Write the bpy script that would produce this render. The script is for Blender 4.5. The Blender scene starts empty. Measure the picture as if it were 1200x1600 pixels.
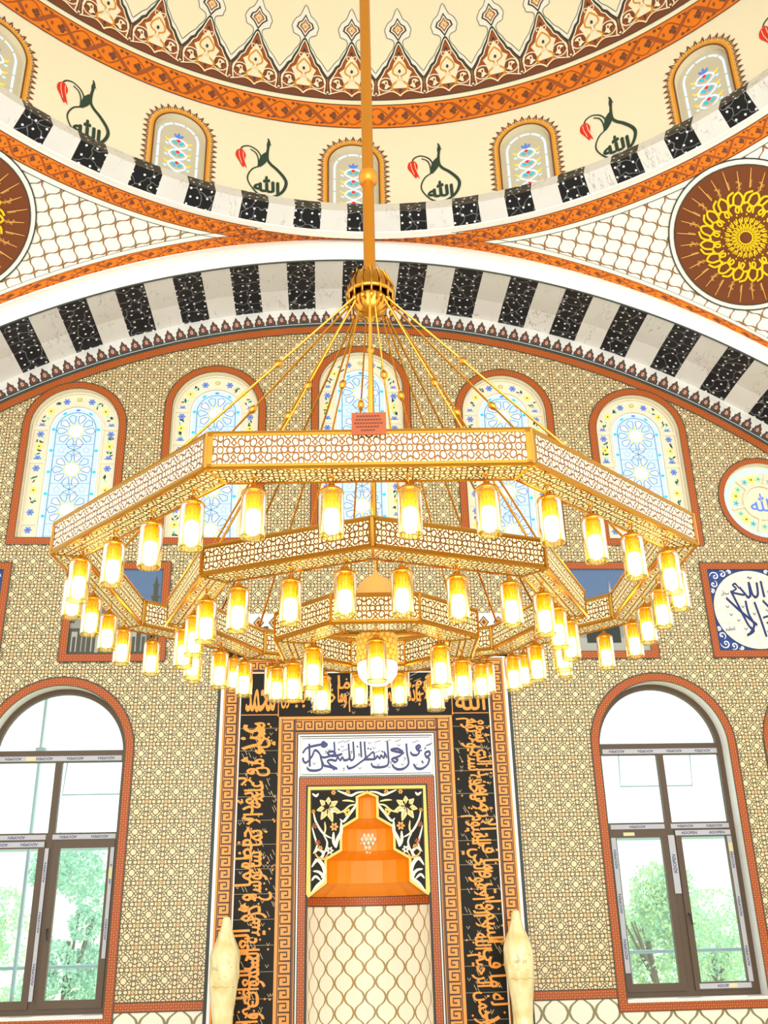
import bpy, math, random
from math import sin, cos, pi, sqrt, radians, atan2, hypot, floor
from mathutils import Vector, Matrix
from mathutils.geometry import tessellate_polygon
from mathutils.bvhtree import BVHTree
random.seed(7)
S = bpy.context.scene
COL = S.collection

# ------------------------------------------------------------------ camera, world, lights, exposure
YAW, PITCH, ROLL, FPX = 0.0696214, 0.4064643, -0.0238719, 1491.836
CAM = Vector((-0.54354, -12.0, 0.0))
fw = Vector((sin(YAW) * cos(PITCH), cos(YAW) * cos(PITCH), sin(PITCH)))
r0 = Vector((cos(YAW), -sin(YAW), 0.0)); u0 = r0.cross(fw)
rr = r0 * cos(ROLL) + u0 * sin(ROLL); uu = -r0 * sin(ROLL) + u0 * cos(ROLL)
cd = bpy.data.cameras.new('camera'); cam = bpy.data.objects.new('camera', cd); COL.objects.link(cam)
cd.sensor_fit = 'HORIZONTAL'; cd.sensor_width = 36.0; cd.lens = FPX / 1200 * 36.0
cd.clip_start = 0.05; cd.clip_end = 300
M = Matrix((rr, uu, -fw)).transposed().to_4x4(); M.translation = CAM
cam.matrix_world = M
S.camera = cam

W = bpy.data.worlds.new('sky'); S.world = W; W.use_nodes = True
bg = W.node_tree.nodes['Background']; bg.inputs[0].default_value = (0.93, 0.975, 1.0, 1); bg.inputs[1].default_value = 1.5

def area(name, loc, target, sx, sy, power, col):
    l = bpy.data.lights.new(name, 'AREA'); l.shape = 'RECTANGLE'; l.size = sx; l.size_y = sy; l.energy = power; l.color = col
    o = bpy.data.objects.new(name, l); COL.objects.link(o); o.location = loc
    o.rotation_euler = (Vector(target) - Vector(loc)).to_track_quat('-Z', 'Y').to_euler()
    return o
# unseen fill areas added behind the camera, in place of rear window daylight
area('rear_fill_light', (0, -22.0, 3.6), (0, 0, 3.2), 12, 7, 1500, (1.0, 0.955, 0.85))
area('low_fill_light', (0, -17.5, -0.6), (0, -6.0, 9.5), 11, 3, 800, (1.0, 0.955, 0.86))  # added low fill, aimed up into the dome

sl = bpy.data.lights.new('sun', 'SUN'); sl.energy = 3.2; sl.angle = radians(2); sl.color = (1, .97, .9)
so = bpy.data.objects.new('sun', sl); COL.objects.link(so); so.rotation_euler = Vector((-.25, -.5, -.85)).to_track_quat('-Z', 'Y').to_euler()

S.view_settings.view_transform = 'Standard'; S.view_settings.look = 'None'
S.view_settings.exposure = 0.05; S.view_settings.gamma = 1.0; S.view_settings.use_curve_mapping = False
S.cycles.max_bounces = 6; S.cycles.diffuse_bounces = 3; S.cycles.glossy_bounces = 3
S.cycles.transparent_max_bounces = 12; S.cycles.transmission_bounces = 4
S.cycles.caustics_reflective = False; S.cycles.caustics_refractive = False
S.cycles.sample_clamp_indirect = 6.0

# ------------------------------------------------------------------ node expressions
NT = None
class X:
    def __init__(s, k): s.k = k
    def __add__(a, b): return mth('ADD', a, b)
    __radd__ = __add__
    def __sub__(a, b): return mth('SUBTRACT', a, b)
    def __rsub__(a, b): return mth('SUBTRACT', b, a)
    def __mul__(a, b): return mth('MULTIPLY', a, b)
    __rmul__ = __mul__
    def __truediv__(a, b): return mth('DIVIDE', a, b)
def put(v, inp):
    if isinstance(v, X): NT.links.new(v.k, inp)
    elif isinstance(v, bpy.types.NodeSocket): NT.links.new(v, inp)
    else: inp.default_value = v
def mth(op, *a):
    n = NT.nodes.new('ShaderNodeMath'); n.operation = op
    for i, v in enumerate(a): put(v, n.inputs[i])
    return X(n.outputs[0])
def xabs(a): return mth('ABSOLUTE', a)
def fract(a): return mth('FRACT', a)
def xmin(a, b): return mth('MINIMUM', a, b)
def xmax(a, b): return mth('MAXIMUM', a, b)
def xsqrt(a): return mth('SQRT', a)
def xsin(a): return mth('SINE', a)
def xcos(a): return mth('COSINE', a)
def length(a, b): return xsqrt(a * a + b * b)
def sstep(lo, hi, x):
    n = NT.nodes.new('ShaderNodeMapRange'); n.interpolation_type = 'SMOOTHSTEP'
    put(x, n.inputs[0]); n.inputs[1].default_value = lo; n.inputs[2].default_value = hi
    return X(n.outputs[0])
def rstep(lo, hi, x): return 1.0 - sstep(lo, hi, x)
def mixc(f, a, b):
    n = NT.nodes.new('ShaderNodeMix'); n.data_type = 'RGBA'
    put(f, n.inputs[0]); put(a, n.inputs[6]); put(b, n.inputs[7])
    return n.outputs[2]
def noise(scale, detail=2.0, rough=0.5, vec=None, dist=0.0):
    n = NT.nodes.new('ShaderNodeTexNoise'); n.inputs['Scale'].default_value = scale
    n.inputs['Detail'].default_value = detail; n.inputs['Roughness'].default_value = rough; n.inputs['Distortion'].default_value = dist
    NT.links.new(vec if vec is not None else objc(), n.inputs['Vector'])
    return X(n.outputs['Fac'])
def objc():
    return NT.nodes.new('ShaderNodeTexCoord').outputs['Object']
def uvc():
    return NT.nodes.new('ShaderNodeTexCoord').outputs['UV']
def sep(v):
    n = NT.nodes.new('ShaderNodeSeparateXYZ'); NT.links.new(v, n.inputs[0]); return [X(o) for o in n.outputs]
def lin(h):
    h = h.lstrip('#'); o = []
    for i in (0, 2, 4):
        c = int(h[i:i + 2], 16) / 255; o.append(c / 12.92 if c <= .04045 else ((c + .055) / 1.055) ** 2.4)
    return (*o, 1.0)
def material(name, fn, rough=0.5, metal=0.0, spec=0.3, emit=None, estr=0.0, trans=0.0, coat=0.0):
    global NT
    m = bpy.data.materials.new(name); m.use_nodes = True; NT = m.node_tree
    b = NT.nodes['Principled BSDF']
    c = fn() if callable(fn) else lin(fn)
    put(c, b.inputs['Base Color'])
    b.inputs['Roughness'].default_value = rough; b.inputs['Metallic'].default_value = metal
    b.inputs['Specular IOR Level'].default_value = spec
    b.inputs['Coat Weight'].default_value = coat
    if emit is not None:
        put(lin(emit) if isinstance(emit, str) else (c if emit is True else emit), b.inputs['Emission Color']); b.inputs['Emission Strength'].default_value = estr
    return m
def speckle(h, amt=0.06, scale=6.0):
    a = lin(h)
    def f():
        lo = tuple(max(0, v * (1 - amt)) for v in a[:3]) + (1,); hi = tuple(v * (1 + amt) for v in a[:3]) + (1,)
        return mixc(noise(scale, 3), lo, hi)
    return f

def cells(u, v):
    """star-and-petal tile: distance to the nearest outline, distance to the straight lines, distance to star centre"""
    fx = xabs(fract(u + 0.5) - 0.5); fy = xabs(fract(v + 0.5) - 0.5)
    x = xmax(fx, fy); y = xmin(fx, fy)
    db = length(0.5 - x, 0.5 - y)
    def ell(cx, cy, ax, ay):
        return xabs((length((x - cx) * (1 / ax), (y - cy) * (1 / ay)) - 1.0) * min(ax, ay))
    p = (x + y - 0.565) * 0.7071; q = (x - y) * 0.7071
    d = xmin(xabs(length(x, y) - 0.168), xabs(db - 0.108))
    d = xmin(d, ell(0.5, 0.132, 0.098, 0.125))
    d = xmin(d, xabs((length(p * (1 / .13), q * (1 / .108)) - 1.0) * .108))
    d = xmin(d, xabs((mth('POWER', xabs(x - 0.285) * 9.6, 0.8) + mth('POWER', xabs(y) * 9.6, 0.8) - 1.0) * 0.075))
    ln = xmin(xabs(x - .392), xabs(y - .392))
    ln = xmin(ln, xabs(x - y) * .7071 + sstep(.24, .29, db) * .5)
    return d, ln, db

T = 0.2268
def wall_tile():
    x, y, z = sep(objc())
    u = (x + 2.745) * (1 / T); v = (z - 1.281) * (1 / T)
    d, ln, db = cells(u, v)
    m = sstep(0.016, 0.030, d); m2 = sstep(0.009, 0.021, ln)
    cell = mixc(noise(1.3, 2), lin('#e8cc9a'), lin('#f0dab0'))
    line = mixc(sstep(0.12, 0.25, db), lin('#7f5c28'), lin('#544c2e'))
    gx = xabs(fract(u * 0.5) - 0.5); gz = xabs(fract(v * 0.5) - 0.5)
    grout = rstep(0.0, 0.006, xmin(gx, gz)) * 0.35
    return mixc(grout, mixc(m, line, mixc(m2, lin('#a3783c'), cell)), lin('#d9c9a0'))
def border_tile():
    x, y, z = sep(objc())
    p = 2 * pi / 0.055
    a = xcos(x * p) * xcos(z * p)
    b = xcos((x + z) * (p * .5)) * xcos((x - z) * (p * .5))
    m = sstep(0.42, 0.7, xabs(a)); k = sstep(0.55, 0.85, xabs(b))
    c = mixc(m * 0.75, lin('#a4441e'), lin('#d08a3a'))
    return mixc(k * 0.35, c, lin('#8c3a18'))
def ogee(uvfn, period, ratio, base, linec, w=0.045):
    def f():
        u, v = uvfn()
        u = u * (1 / period); v = v * (1 / (period * ratio))
        fx = xabs(fract(u) - 0.5); fz = xabs(fract(v) - 0.5)
        s = xcos(fz * (2 * pi)) - 0.02 * xcos(fz * (6 * pi))
        g = 0.25 - 0.232 * s + 0.012 * xsin(fz * (8 * pi))
        d = xabs(fx - g) * 0.62
        m = rstep(w * 0.55, w, d)
        lc = mixc(noise(3.0, 1), lin(linec), lin('#8d8a62'))
        gx = rstep(0.0, 0.012, xabs(fract(u * 0.5 + .25) - 0.5))
        return mixc(m, mixc(gx * .25, lin(base), lin('#d8ccb0')), lc)
    return f
def uvxz():
    x, y, z = sep(objc()); return x, z
def uv2():
    x, y, z = sep(uvc()); return x, y
def vor(scale, feature, vec=None, rnd=1.0):
    n = NT.nodes.new('ShaderNodeTexVoronoi'); n.feature = feature; n.inputs['Scale'].default_value = scale
    n.inputs['Randomness'].default_value = rnd; n.voronoi_dimensions = '2D'
    NT.links.new(vec if vec is not None else objc(), n.inputs['Vector']); return X(n.outputs['Distance'])
def wobble(scale, amt, src=None):
    n = NT.nodes.new('ShaderNodeTexNoise'); n.inputs['Scale'].default_value = scale
    c = src if src is not None else objc(); NT.links.new(c, n.inputs['Vector'])
    a = NT.nodes.new('ShaderNodeVectorMath'); a.operation = 'SCALE'; NT.links.new(n.outputs['Color'], a.inputs[0]); a.inputs['Scale'].default_value = amt
    b = NT.nodes.new('ShaderNodeVectorMath'); b.operation = 'ADD'; NT.links.new(c, b.inputs[0]); NT.links.new(a.outputs[0], b.inputs[1])
    return b.outputs[0]
def black_marble():
    v = wobble(4.5, 0.30, uvc())
    e = vor(4.6, 'DISTANCE_TO_EDGE', v, .8)
    m = rstep(0.012, 0.035, e)
    d = rstep(0.10, 0.14, vor(8.0, 'F1', uvc(), .45))
    c = mixc(m * .55, lin('#1b1b1e'), lin('#a5a5a8'))
    return mixc(d, c, lin('#f4f4f4'))
def white_marble():
    v = wobble(1.6, 0.5, uvc())
    mp = NT.nodes.new('ShaderNodeMapping'); NT.links.new(v, mp.inputs[0]); mp.inputs['Scale'].default_value = (2.6, 0.55, 1); mp.inputs['Rotation'].default_value = (0, 0, .35)
    n = noise(2.4, 4, .6, mp.outputs[0])
    m = rstep(0.0, 0.012, xabs(n - 0.5)) * sstep(.42, .6, noise(2.2, 1, .5, uvc()))
    c = mixc(noise(1.5, 2, .5, uvc()), lin('#dbd7d0'), lin('#ece9e4'))
    return mixc(m * .7, c, lin('#8d8a80'))
MT = {}
MT['tile'] = material('glazed_star_tile', wall_tile, .35, spec=.35)
MT['border'] = material('orange_border_tile', border_tile, .4)
MT['line'] = material('dark_olive_edge', speckle('#4c4a3a'), .5)
MT['cream'] = material('cream_paint', speckle('#f3e8cb', .02, 2), .7)
MT['domecream'] = material('dome_paint', speckle('#f8efd2', .015, 1.5), .75)
MT['white'] = material('white_paint', speckle('#f7f4ea', .015, 2), .7)
MT['pend'] = material('trellis_painted_plaster', ogee(uv2, 0.262, 0.98, '#f8f6ee', '#a35a25', .042), .7)
MT['niche'] = material('ogee_trellis_tile', ogee(uv2, 0.232, 1.36, '#f6ead0', '#b8863c', .04), .35)
MT['dado'] = material('ogee_dado_tile', ogee(uvxz, 0.30, 1.3, '#f2e6d0', '#7d6c48', .042), .35)
MT['bmarble'] = material('black_veined_marble_paint', black_marble, .45)
MT['wmarble'] = material('white_veined_marble_paint', white_marble, .45)
MT['orange'] = material('orange_scroll_band', speckle('#ee7f1d', .03, 3), .6)
MT['gold'] = material('gold_metal', '#e0a13c', .22, 1.0)
MT['goldlip'] = material('aged_gold_edge', '#b07c30', .3, 1.0)
MT['goldpaint'] = material('gold_lacquer', '#d8891c', .35, .35, .5)
MT['paleglass'] = None
def simple(key, name, h, rough=.55, **k): MT[key] = material(name, speckle(h, .04, 9), rough, **k)
simple('brown', 'brown_paint', '#7b4630'); simple('rust', 'rust_paint', '#a5552c'); simple('dgreen', 'dark_green_paint', '#2f4438')
simple('charcoal', 'charcoal_paint', '#3e4442'); simple('red', 'tulip_red_paint', '#e0351f'); simple('amber', 'amber_paint', '#e09a2c')
simple('roundbrown', 'roundel_brown_paint', '#7a4325'); simple('yellow', 'yellow_gold_paint', '#ffd21a'); simple('palegold', 'pale_gold_paint', '#f0ae58')
simple('mblack', 'black_glazed_tile', '#211e19', .45, spec=.12); simple('letter', 'orange_glazed_letters', '#f59a34', .35); simple('thin', 'pale_vowel_marks', '#b9a37e', .4)
simple('keyorange', 'orange_key_tile', '#f09a40', .35); simple('keydark', 'dark_brown_key_line', '#43291a', .4)
simple('panelwhite', 'white_glazed_tile', '#f5f3ee', .3); simple('navy', 'navy_glazed_letters', '#26336f', .3); simple('blueback', 'cobalt_glazed_tile', '#2b4384', .3)
simple('floralcream', 'cream_flower_glaze', '#f1ead6', .35); simple('floralyellow', 'yellow_leaf_glaze', '#f0d68c', .35); simple('honey', 'honey_yellow_glaze', '#f6cf62', .35)
simple('hood', 'orange_glazed_hood_tile', '#fb9216', .3)
simple('pvc', 'brown_window_profile', '#5c4a3a', .4); simple('film', 'grey_protective_film', '#b7b7bd', .35); simple('filmink', 'dark_blue_film_print', '#38406a', .5)
simple('sticker', 'yellowed_tape', '#d9cfa0', .6); simple('plaster', 'cream_carved_plaster', '#ece1c6', .7); simple('blackmetal', 'dark_handle', '#2a2622', .4)
simple('picsky', 'photo_sky_blue', '#5a7396', .3); simple('pictower', 'photo_grey_stone', '#8f8f86', .35); simple('picdark', 'photo_dark_stone', '#4f4d40', .35)
simple('picblack', 'photo_black_cloth', '#2c332f', .35); simple('piclight', 'photo_pale_stone', '#a8a79c', .35)
simple('scaf', 'weathered_steel_tube', '#9fb6bf', .5); simple('leaf', 'leaf_green', '#d0eabc', .6); simple('leafdark', 'leaf_teal_green', '#bce6d2', .6); simple('bark', 'tree_bark', '#8a7a66', .8)
simple('ground', 'pale_dry_ground', '#cfd6b8', .9); simple('carpet', 'beige_carpet', '#b3aa90', .95); simple('plaquebrown', 'engraved_copper_plate', '#9a4a22', .4)
simple('engrave', 'engraved_letters', '#5b2610', .5)
simple('ltgrey', 'grey_dome_window_plaster', '#cfc6ae', .7)
def glow(key, name, h, e, s): MT[key] = material(name, h, .4, emit=e, estr=s)  # window glass: emission stands in for daylight coming through the panes
glow('gblue', 'pale_blue_lit_glass', '#a9d2e4', '#c6eaf8', .50); glow('gwhite', 'white_lit_glass', '#b9c8d4', '#e6f2ff', .50)
glow('gyellow', 'yellow_lit_glass', '#f2d65a', '#ffc830', .35); glow('gcyan', 'turquoise_lit_glass', '#35bcd8', '#18b4e0', .3)
glow('gnavy', 'blue_lit_glass', '#5f86d8', '#3c66d8', .25); glow('gred', 'red_lit_glass', '#e0303a', '#f0303a', .25); glow('ggreen', 'green_lit_glass', '#7fd8ae', '#60d8a0', .25)
MT['came'] = material('lavender_lead_line', speckle('#8792bd', .05, 20), .5)
def bulb_mat():
    m = material('lit_frosted_bulb', '#ffffff', .4, emit='#fff2cc', estr=15.0); return m
MT['bulb'] = bulb_mat()
MT['bulbneck'] = material('amber_bulb_collar', '#ff9a10', .4, emit='#ff920c', estr=.8)
MT['bowl'] = material('lit_opal_bowl', '#ffffff', .3, emit='#fff4dc', estr=2.2)
def amber_glass():
    global NT
    m = bpy.data.materials.new('amber_lamp_glass'); m.use_nodes = True; NT = m.node_tree
    out = NT.nodes['Material Output']; NT.nodes.remove(NT.nodes['Principled BSDF'])
    t = NT.nodes.new('ShaderNodeBsdfTransparent'); t.inputs[0].default_value = (1, .79, .24, 1)
    tl = NT.nodes.new('ShaderNodeBsdfTranslucent'); tl.inputs[0].default_value = (1, .76, .06, 1)
    g = NT.nodes.new('ShaderNodeBsdfGlossy'); g.inputs[0].default_value = (1, .9, .7, 1); g.inputs['Roughness'].default_value = .12
    u, v = uv2()
    rib = sstep(-.2, .9, xsin(u * (2 * pi * 20)))
    a = NT.nodes.new('ShaderNodeMixShader'); put(0.16 + 0.24 * rib, a.inputs[0]); NT.links.new(t.outputs[0], a.inputs[1]); NT.links.new(tl.outputs[0], a.inputs[2])
    f = NT.nodes.new('ShaderNodeFresnel'); f.inputs[0].default_value = 1.35
    b = NT.nodes.new('ShaderNodeMixShader'); NT.links.new(f.outputs[0], b.inputs[0]); NT.links.new(a.outputs[0], b.inputs[1]); NT.links.new(g.outputs[0], b.inputs[2])
    NT.links.new(b.outputs[0], out.inputs[0]); return m
MT['amberglass'] = amber_glass()
def pane_glass():
    global NT
    m = bpy.data.materials.new('clear_window_glass'); m.use_nodes = True; NT = m.node_tree
    out = NT.nodes['Material Output']; NT.nodes.remove(NT.nodes['Principled BSDF'])
    t = NT.nodes.new('ShaderNodeBsdfTransparent'); t.inputs[0].default_value = (.93, 1.0, .98, 1)
    g = NT.nodes.new('ShaderNodeBsdfGlossy'); g.inputs['Roughness'].default_value = .02
    b = NT.nodes.new('ShaderNodeMixShader'); b.inputs[0].default_value = .04
    NT.links.new(t.outputs[0], b.inputs[1]); NT.links.new(g.outputs[0], b.inputs[2]); NT.links.new(b.outputs[0], out.inputs[0]); return m
MT['pane'] = pane_glass()
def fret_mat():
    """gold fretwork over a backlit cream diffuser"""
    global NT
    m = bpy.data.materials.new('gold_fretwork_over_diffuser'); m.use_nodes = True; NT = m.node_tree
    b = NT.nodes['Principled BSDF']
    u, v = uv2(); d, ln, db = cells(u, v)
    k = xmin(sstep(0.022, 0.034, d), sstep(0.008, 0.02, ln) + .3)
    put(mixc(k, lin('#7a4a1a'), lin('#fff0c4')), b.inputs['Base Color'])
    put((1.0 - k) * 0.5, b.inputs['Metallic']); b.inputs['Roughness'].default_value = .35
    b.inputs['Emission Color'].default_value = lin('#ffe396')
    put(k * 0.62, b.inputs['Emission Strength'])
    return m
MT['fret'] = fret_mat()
def wrap_mat():
    def f():
        x, y, z = sep(objc()); n = noise(7, 3, .6, None, .6)
        band = sstep(.50, .72, noise(3.2, 2))
        c = mixc(n, lin('#e0cd80'), lin('#fff6cc')); return mixc(band * .7, c, lin('#e6b755'))
    m = material('crumpled_clear_wrap', f, .25, spec=.6); return m
MT['wrap'] = wrap_mat()

# ------------------------------------------------------------------ mesh builder
def subdivide(flat, tris, L):
    flat = [Vector((p.x, p.y, 0)) for p in flat]; out = []; work = [tuple(t) for t in tris]; mid = {}
    while work:
        a, b, c = work.pop(); e = [((flat[a] - flat[b]).length, a, b, c), ((flat[b] - flat[c]).length, b, c, a), ((flat[c] - flat[a]).length, c, a, b)]
        l, i, j, k = max(e)
        if l <= L: out.append((a, b, c)); continue
        key = (min(i, j), max(i, j))
        if key not in mid: flat.append((flat[i] + flat[j]) / 2); mid[key] = len(flat) - 1
        m = mid[key]; work.append((i, m, k)); work.append((m, j, k))
    return flat, out
class MB:
    def __init__(s, sub=None): s.sub = sub; s.v = []; s.f = []; s.m = []; s.uv = []; s.mats = []
    def mi(s, key):
        if key not in s.mats: s.mats.append(key)
        return s.mats.index(key)
    def face(s, pts, key, uv=None):
        i = len(s.v); s.v.extend(tuple(p) for p in pts); s.f.append(tuple(range(i, i + len(pts)))); s.m.append(s.mi(key))
        s.uv.append(uv if uv else [(0.0, 0.0)] * len(pts))
    def grid(s, fn, nu, nv, key, uvfn=None, flip=False):
        base = len(s.v); k = s.mi(key)
        for i in range(nu + 1):
            for j in range(nv + 1): s.v.append(tuple(fn(i / nu, j / nv)))
        for i in range(nu):
            for j in range(nv):
                q = [(i, j), (i + 1, j), (i + 1, j + 1), (i, j + 1)]
                if flip: q.reverse()
                s.f.append(tuple(base + a * (nv + 1) + b for a, b in q)); s.m.append(k)
                s.uv.append([(uvfn(a / nu, b / nv) if uvfn else (a / nu, b / nv)) for a, b in q])
    def poly(s, pts, key, mp, h=0.0, holes=(), uvfn=None):
        loops = [[Vector((p[0], p[1], 0)) for p in pts]] + [[Vector((p[0], p[1], 0)) for p in hl] for hl in holes]
        flat = [p for l in loops for p in l]
        try: tris = tessellate_polygon(loops)
        except Exception: return
        if s.sub:
            flat, tris = subdivide(flat, tris, s.sub)
        base = len(s.v); k = s.mi(key)
        for p in flat: s.v.append(tuple(mp(p.x, p.y, h)))
        for t in tris:
            s.f.append(tuple(base + i for i in t)); s.m.append(k)
            s.uv.append([(uvfn(flat[i].x, flat[i].y) if uvfn else (flat[i].x, flat[i].y)) for i in t])
    def stroke(s, path, w, key, mp, h=0.0, closed=False, taper=None):
        n = len(path)
        if n < 2: return
        base = len(s.v); k = s.mi(key); L = 0
        for i, (x, y) in enumerate(path):
            if closed: a = path[i - 1]; b = path[(i + 1) % n]
            else: a = path[max(i - 1, 0)]; b = path[min(i + 1, n - 1)]
            dx, dy = b[0] - a[0], b[1] - a[1]; l = hypot(dx, dy) or 1e-9
            ww = (w if not callable(w) else w(i / (n - 1))) * .5
            if taper: ww *= max(.12, sin(pi * min(max(i / (n - 1), .02), .98)) ** taper)
            hh = h + i * 1.5e-5; s.v.append(tuple(mp(x - dy / l * ww, y + dx / l * ww, hh))); s.v.append(tuple(mp(x + dy / l * ww, y - dx / l * ww, hh)))
        for i in range(n if closed else n - 1):
            j = (i + 1) % n
            s.f.append((base + 2 * i, base + 2 * i + 1, base + 2 * j + 1, base + 2 * j)); s.m.append(k); s.uv.append([(0, 0)] * 4)
    def nib(s, path, w, ang, key, mp, h=0.0):
        """broad pen: a short edge held at a fixed angle dragged along the path"""
        base = len(s.v); k = s.mi(key); cx, cy = cos(ang) * w / 2, sin(ang) * w / 2
        px, py = -sin(ang) * w * .14, cos(ang) * w * .14
        for i, (x, y) in enumerate(path):
            hh = h + i * 1.5e-5
            s.v.append(tuple(mp(x - cx - px, y - cy - py, hh))); s.v.append(tuple(mp(x + cx + px, y + cy + py, hh)))
        for i in range(len(path) - 1):
            s.f.append((base + 2 * i, base + 2 * i + 1, base + 2 * i + 3, base + 2 * i + 2)); s.m.append(k); s.uv.append([(0, 0)] * 4)
        s.stroke(path, w * .72, key, mp, h + .0012)
    def tris(s, vs, fs, key, mp, h=0.0):
        base = len(s.v); k = s.mi(key)
        for x, y in vs: s.v.append(tuple(mp(x, y, h)))
        for f in fs: s.f.append(tuple(base + i for i in f)); s.m.append(k); s.uv.append([(0, 0)] * len(f))
    def box(s, a, b, key):
        x0, y0, z0 = a; x1, y1, z1 = b
        P = [(x0, y0, z0), (x1, y0, z0), (x1, y1, z0), (x0, y1, z0), (x0, y0, z1), (x1, y0, z1), (x1, y1, z1), (x0, y1, z1)]
        i = len(s.v); s.v.extend(P); k = s.mi(key)
        for f in ((0, 3, 2, 1), (4, 5, 6, 7), (0, 1, 5, 4), (1, 2, 6, 5), (2, 3, 7, 6), (3, 0, 4, 7)):
            s.f.append(tuple(i + q for q in f)); s.m.append(k); s.uv.append([(0, 0), (1, 0), (1, 1), (0, 1)])
    def tube(s, path, r, key, n=8, caps=True):
        path = [Vector(p) for p in path]; base = len(s.v); k = s.mi(key); up = Vector((0, 0, 1)); N = len(path)
        for i, p in enumerate(path):
            t = (path[min(i + 1, N - 1)] - path[max(i - 1, 0)]).normalized()
            a = t.cross(up if abs(t.z) < .95 else Vector((1, 0, 0))).normalized(); b = t.cross(a)
            ri = r[i] if isinstance(r, (list, tuple)) else r
            for j in range(n):
                q = 2 * pi * j / n; s.v.append(tuple(p + a * cos(q) * ri + b * sin(q) * ri))
        for i in range(N - 1):
            for j in range(n):
                s.f.append((base + i * n + j, base + i * n + (j + 1) % n, base + (i + 1) * n + (j + 1) % n, base + (i + 1) * n + j)); s.m.append(k)
                s.uv.append([(j / n, 0), ((j + 1) / n, 0), ((j + 1) / n, 1), (j / n, 1)])
        if caps:
            s.f.append(tuple(base + j for j in range(n))); s.m.append(k); s.uv.append([(0, 0)] * n)
            s.f.append(tuple(base + (N - 1) * n + j for j in range(n))); s.m.append(k); s.uv.append([(0, 0)] * n)
    def lathe(s, prof, key, n=20, c=(0, 0, 0), a0=0.0, a1=2 * pi, rmod=None):
        base = len(s.v); k = s.mi(key); full = abs(a1 - a0 - 2 * pi) < 1e-6; m = n if full else n + 1
        for r, z in prof:
            for j in range(m):
                q = a0 + (a1 - a0) * j / n; ri = r * (rmod(q, z) if rmod else 1)
                s.v.append((c[0] + ri * cos(q), c[1] + ri * sin(q), c[2] + z))
        for i in range(len(prof) - 1):
            for j in range(n):
                j2 = (j + 1) % m if full else j + 1
                s.f.append((base + i * m + j, base + i * m + j2, base + (i + 1) * m + j2, base + (i + 1) * m + j)); s.m.append(k)
                s.uv.append([(j / n, i), ((j + 1) / n, i), ((j + 1) / n, i + 1), (j / n, i + 1)])
    def build(s, name, parent=None, smooth=False):
        me = bpy.data.meshes.new(name); me.from_pydata(s.v, [], s.f); 
        for k in s.mats: me.materials.append(MT[k])
        me.polygons.foreach_set('material_index', s.m)
        uvl = me.uv_layers.new(name='UVMap'); flat = [c for q in s.uv for p in q for c in p]; uvl.data.foreach_set('uv', flat)
        if smooth: me.polygons.foreach_set('use_smooth', [True] * len(me.polygons))
        me.update()
        o = bpy.data.objects.new(name, me); COL.objects.link(o)
        if parent: o.parent = parent
        return o
def smooth_by_angle(o, deg=40):
    me = o.data; me.polygons.foreach_set('use_smooth', [True] * len(me.polygons))
    try: me.set_sharp_from_angle(angle=radians(deg))
    except Exception: pass
def weld(o, d=1e-4):
    import bmesh
    bm = bmesh.new(); bm.from_mesh(o.data); bmesh.ops.remove_doubles(bm, verts=bm.verts, dist=d); bm.to_mesh(o.data); bm.free()
def empty(name, loc=(0, 0, 0)):
    o = bpy.data.objects.new(name, None); COL.objects.link(o); o.location = loc; o.empty_display_size = .1; return o
def tag(o, label, cat, group=None):
    o['label'] = label; o['category'] = cat
    if group: o['group'] = group
    return o
def struct(o): o['kind'] = 'structure'; return o
def wall_map(y0): return lambda x, z, h=0.0: (x, y0 - h, z)
def arc(cx, cy, r, a0, a1, n): return [(cx + r * cos(a0 + (a1 - a0) * i / n), cy + r * sin(a0 + (a1 - a0) * i / n)) for i in range(n + 1)]
def arch_outline(xc, hw, zb, zs, n=28, drop=0.0): return [(xc - hw, zb), (xc + hw, zb)] + arc(xc, zs, hw, 0, pi, n)
def bez(p, n=12):
    """Catmull-Rom through the points"""
    out = []
    for i in range(len(p) - 1):
        a, b, c, d = p[max(i - 1, 0)], p[i], p[i + 1], p[min(i + 2, len(p) - 1)]
        for k in range(n):
            t = k / n
            out.append(tuple(.5 * (2 * b[q] + (c[q] - a[q]) * t + (2 * a[q] - 5 * b[q] + 4 * c[q] - d[q]) * t * t + (3 * b[q] - a[q] - 3 * c[q] + d[q]) * t ** 3) for q in (0, 1)))
    out.append(tuple(p[-1])); return out
def ellipse(cx, cy, a, b, rot=0, n=12):
    return [(cx + a * cos(q) * cos(rot) - b * sin(q) * sin(rot), cy + a * cos(q) * sin(rot) + b * sin(q) * cos(rot)) for q in [2 * pi * i / n for i in range(n)]]

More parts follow.
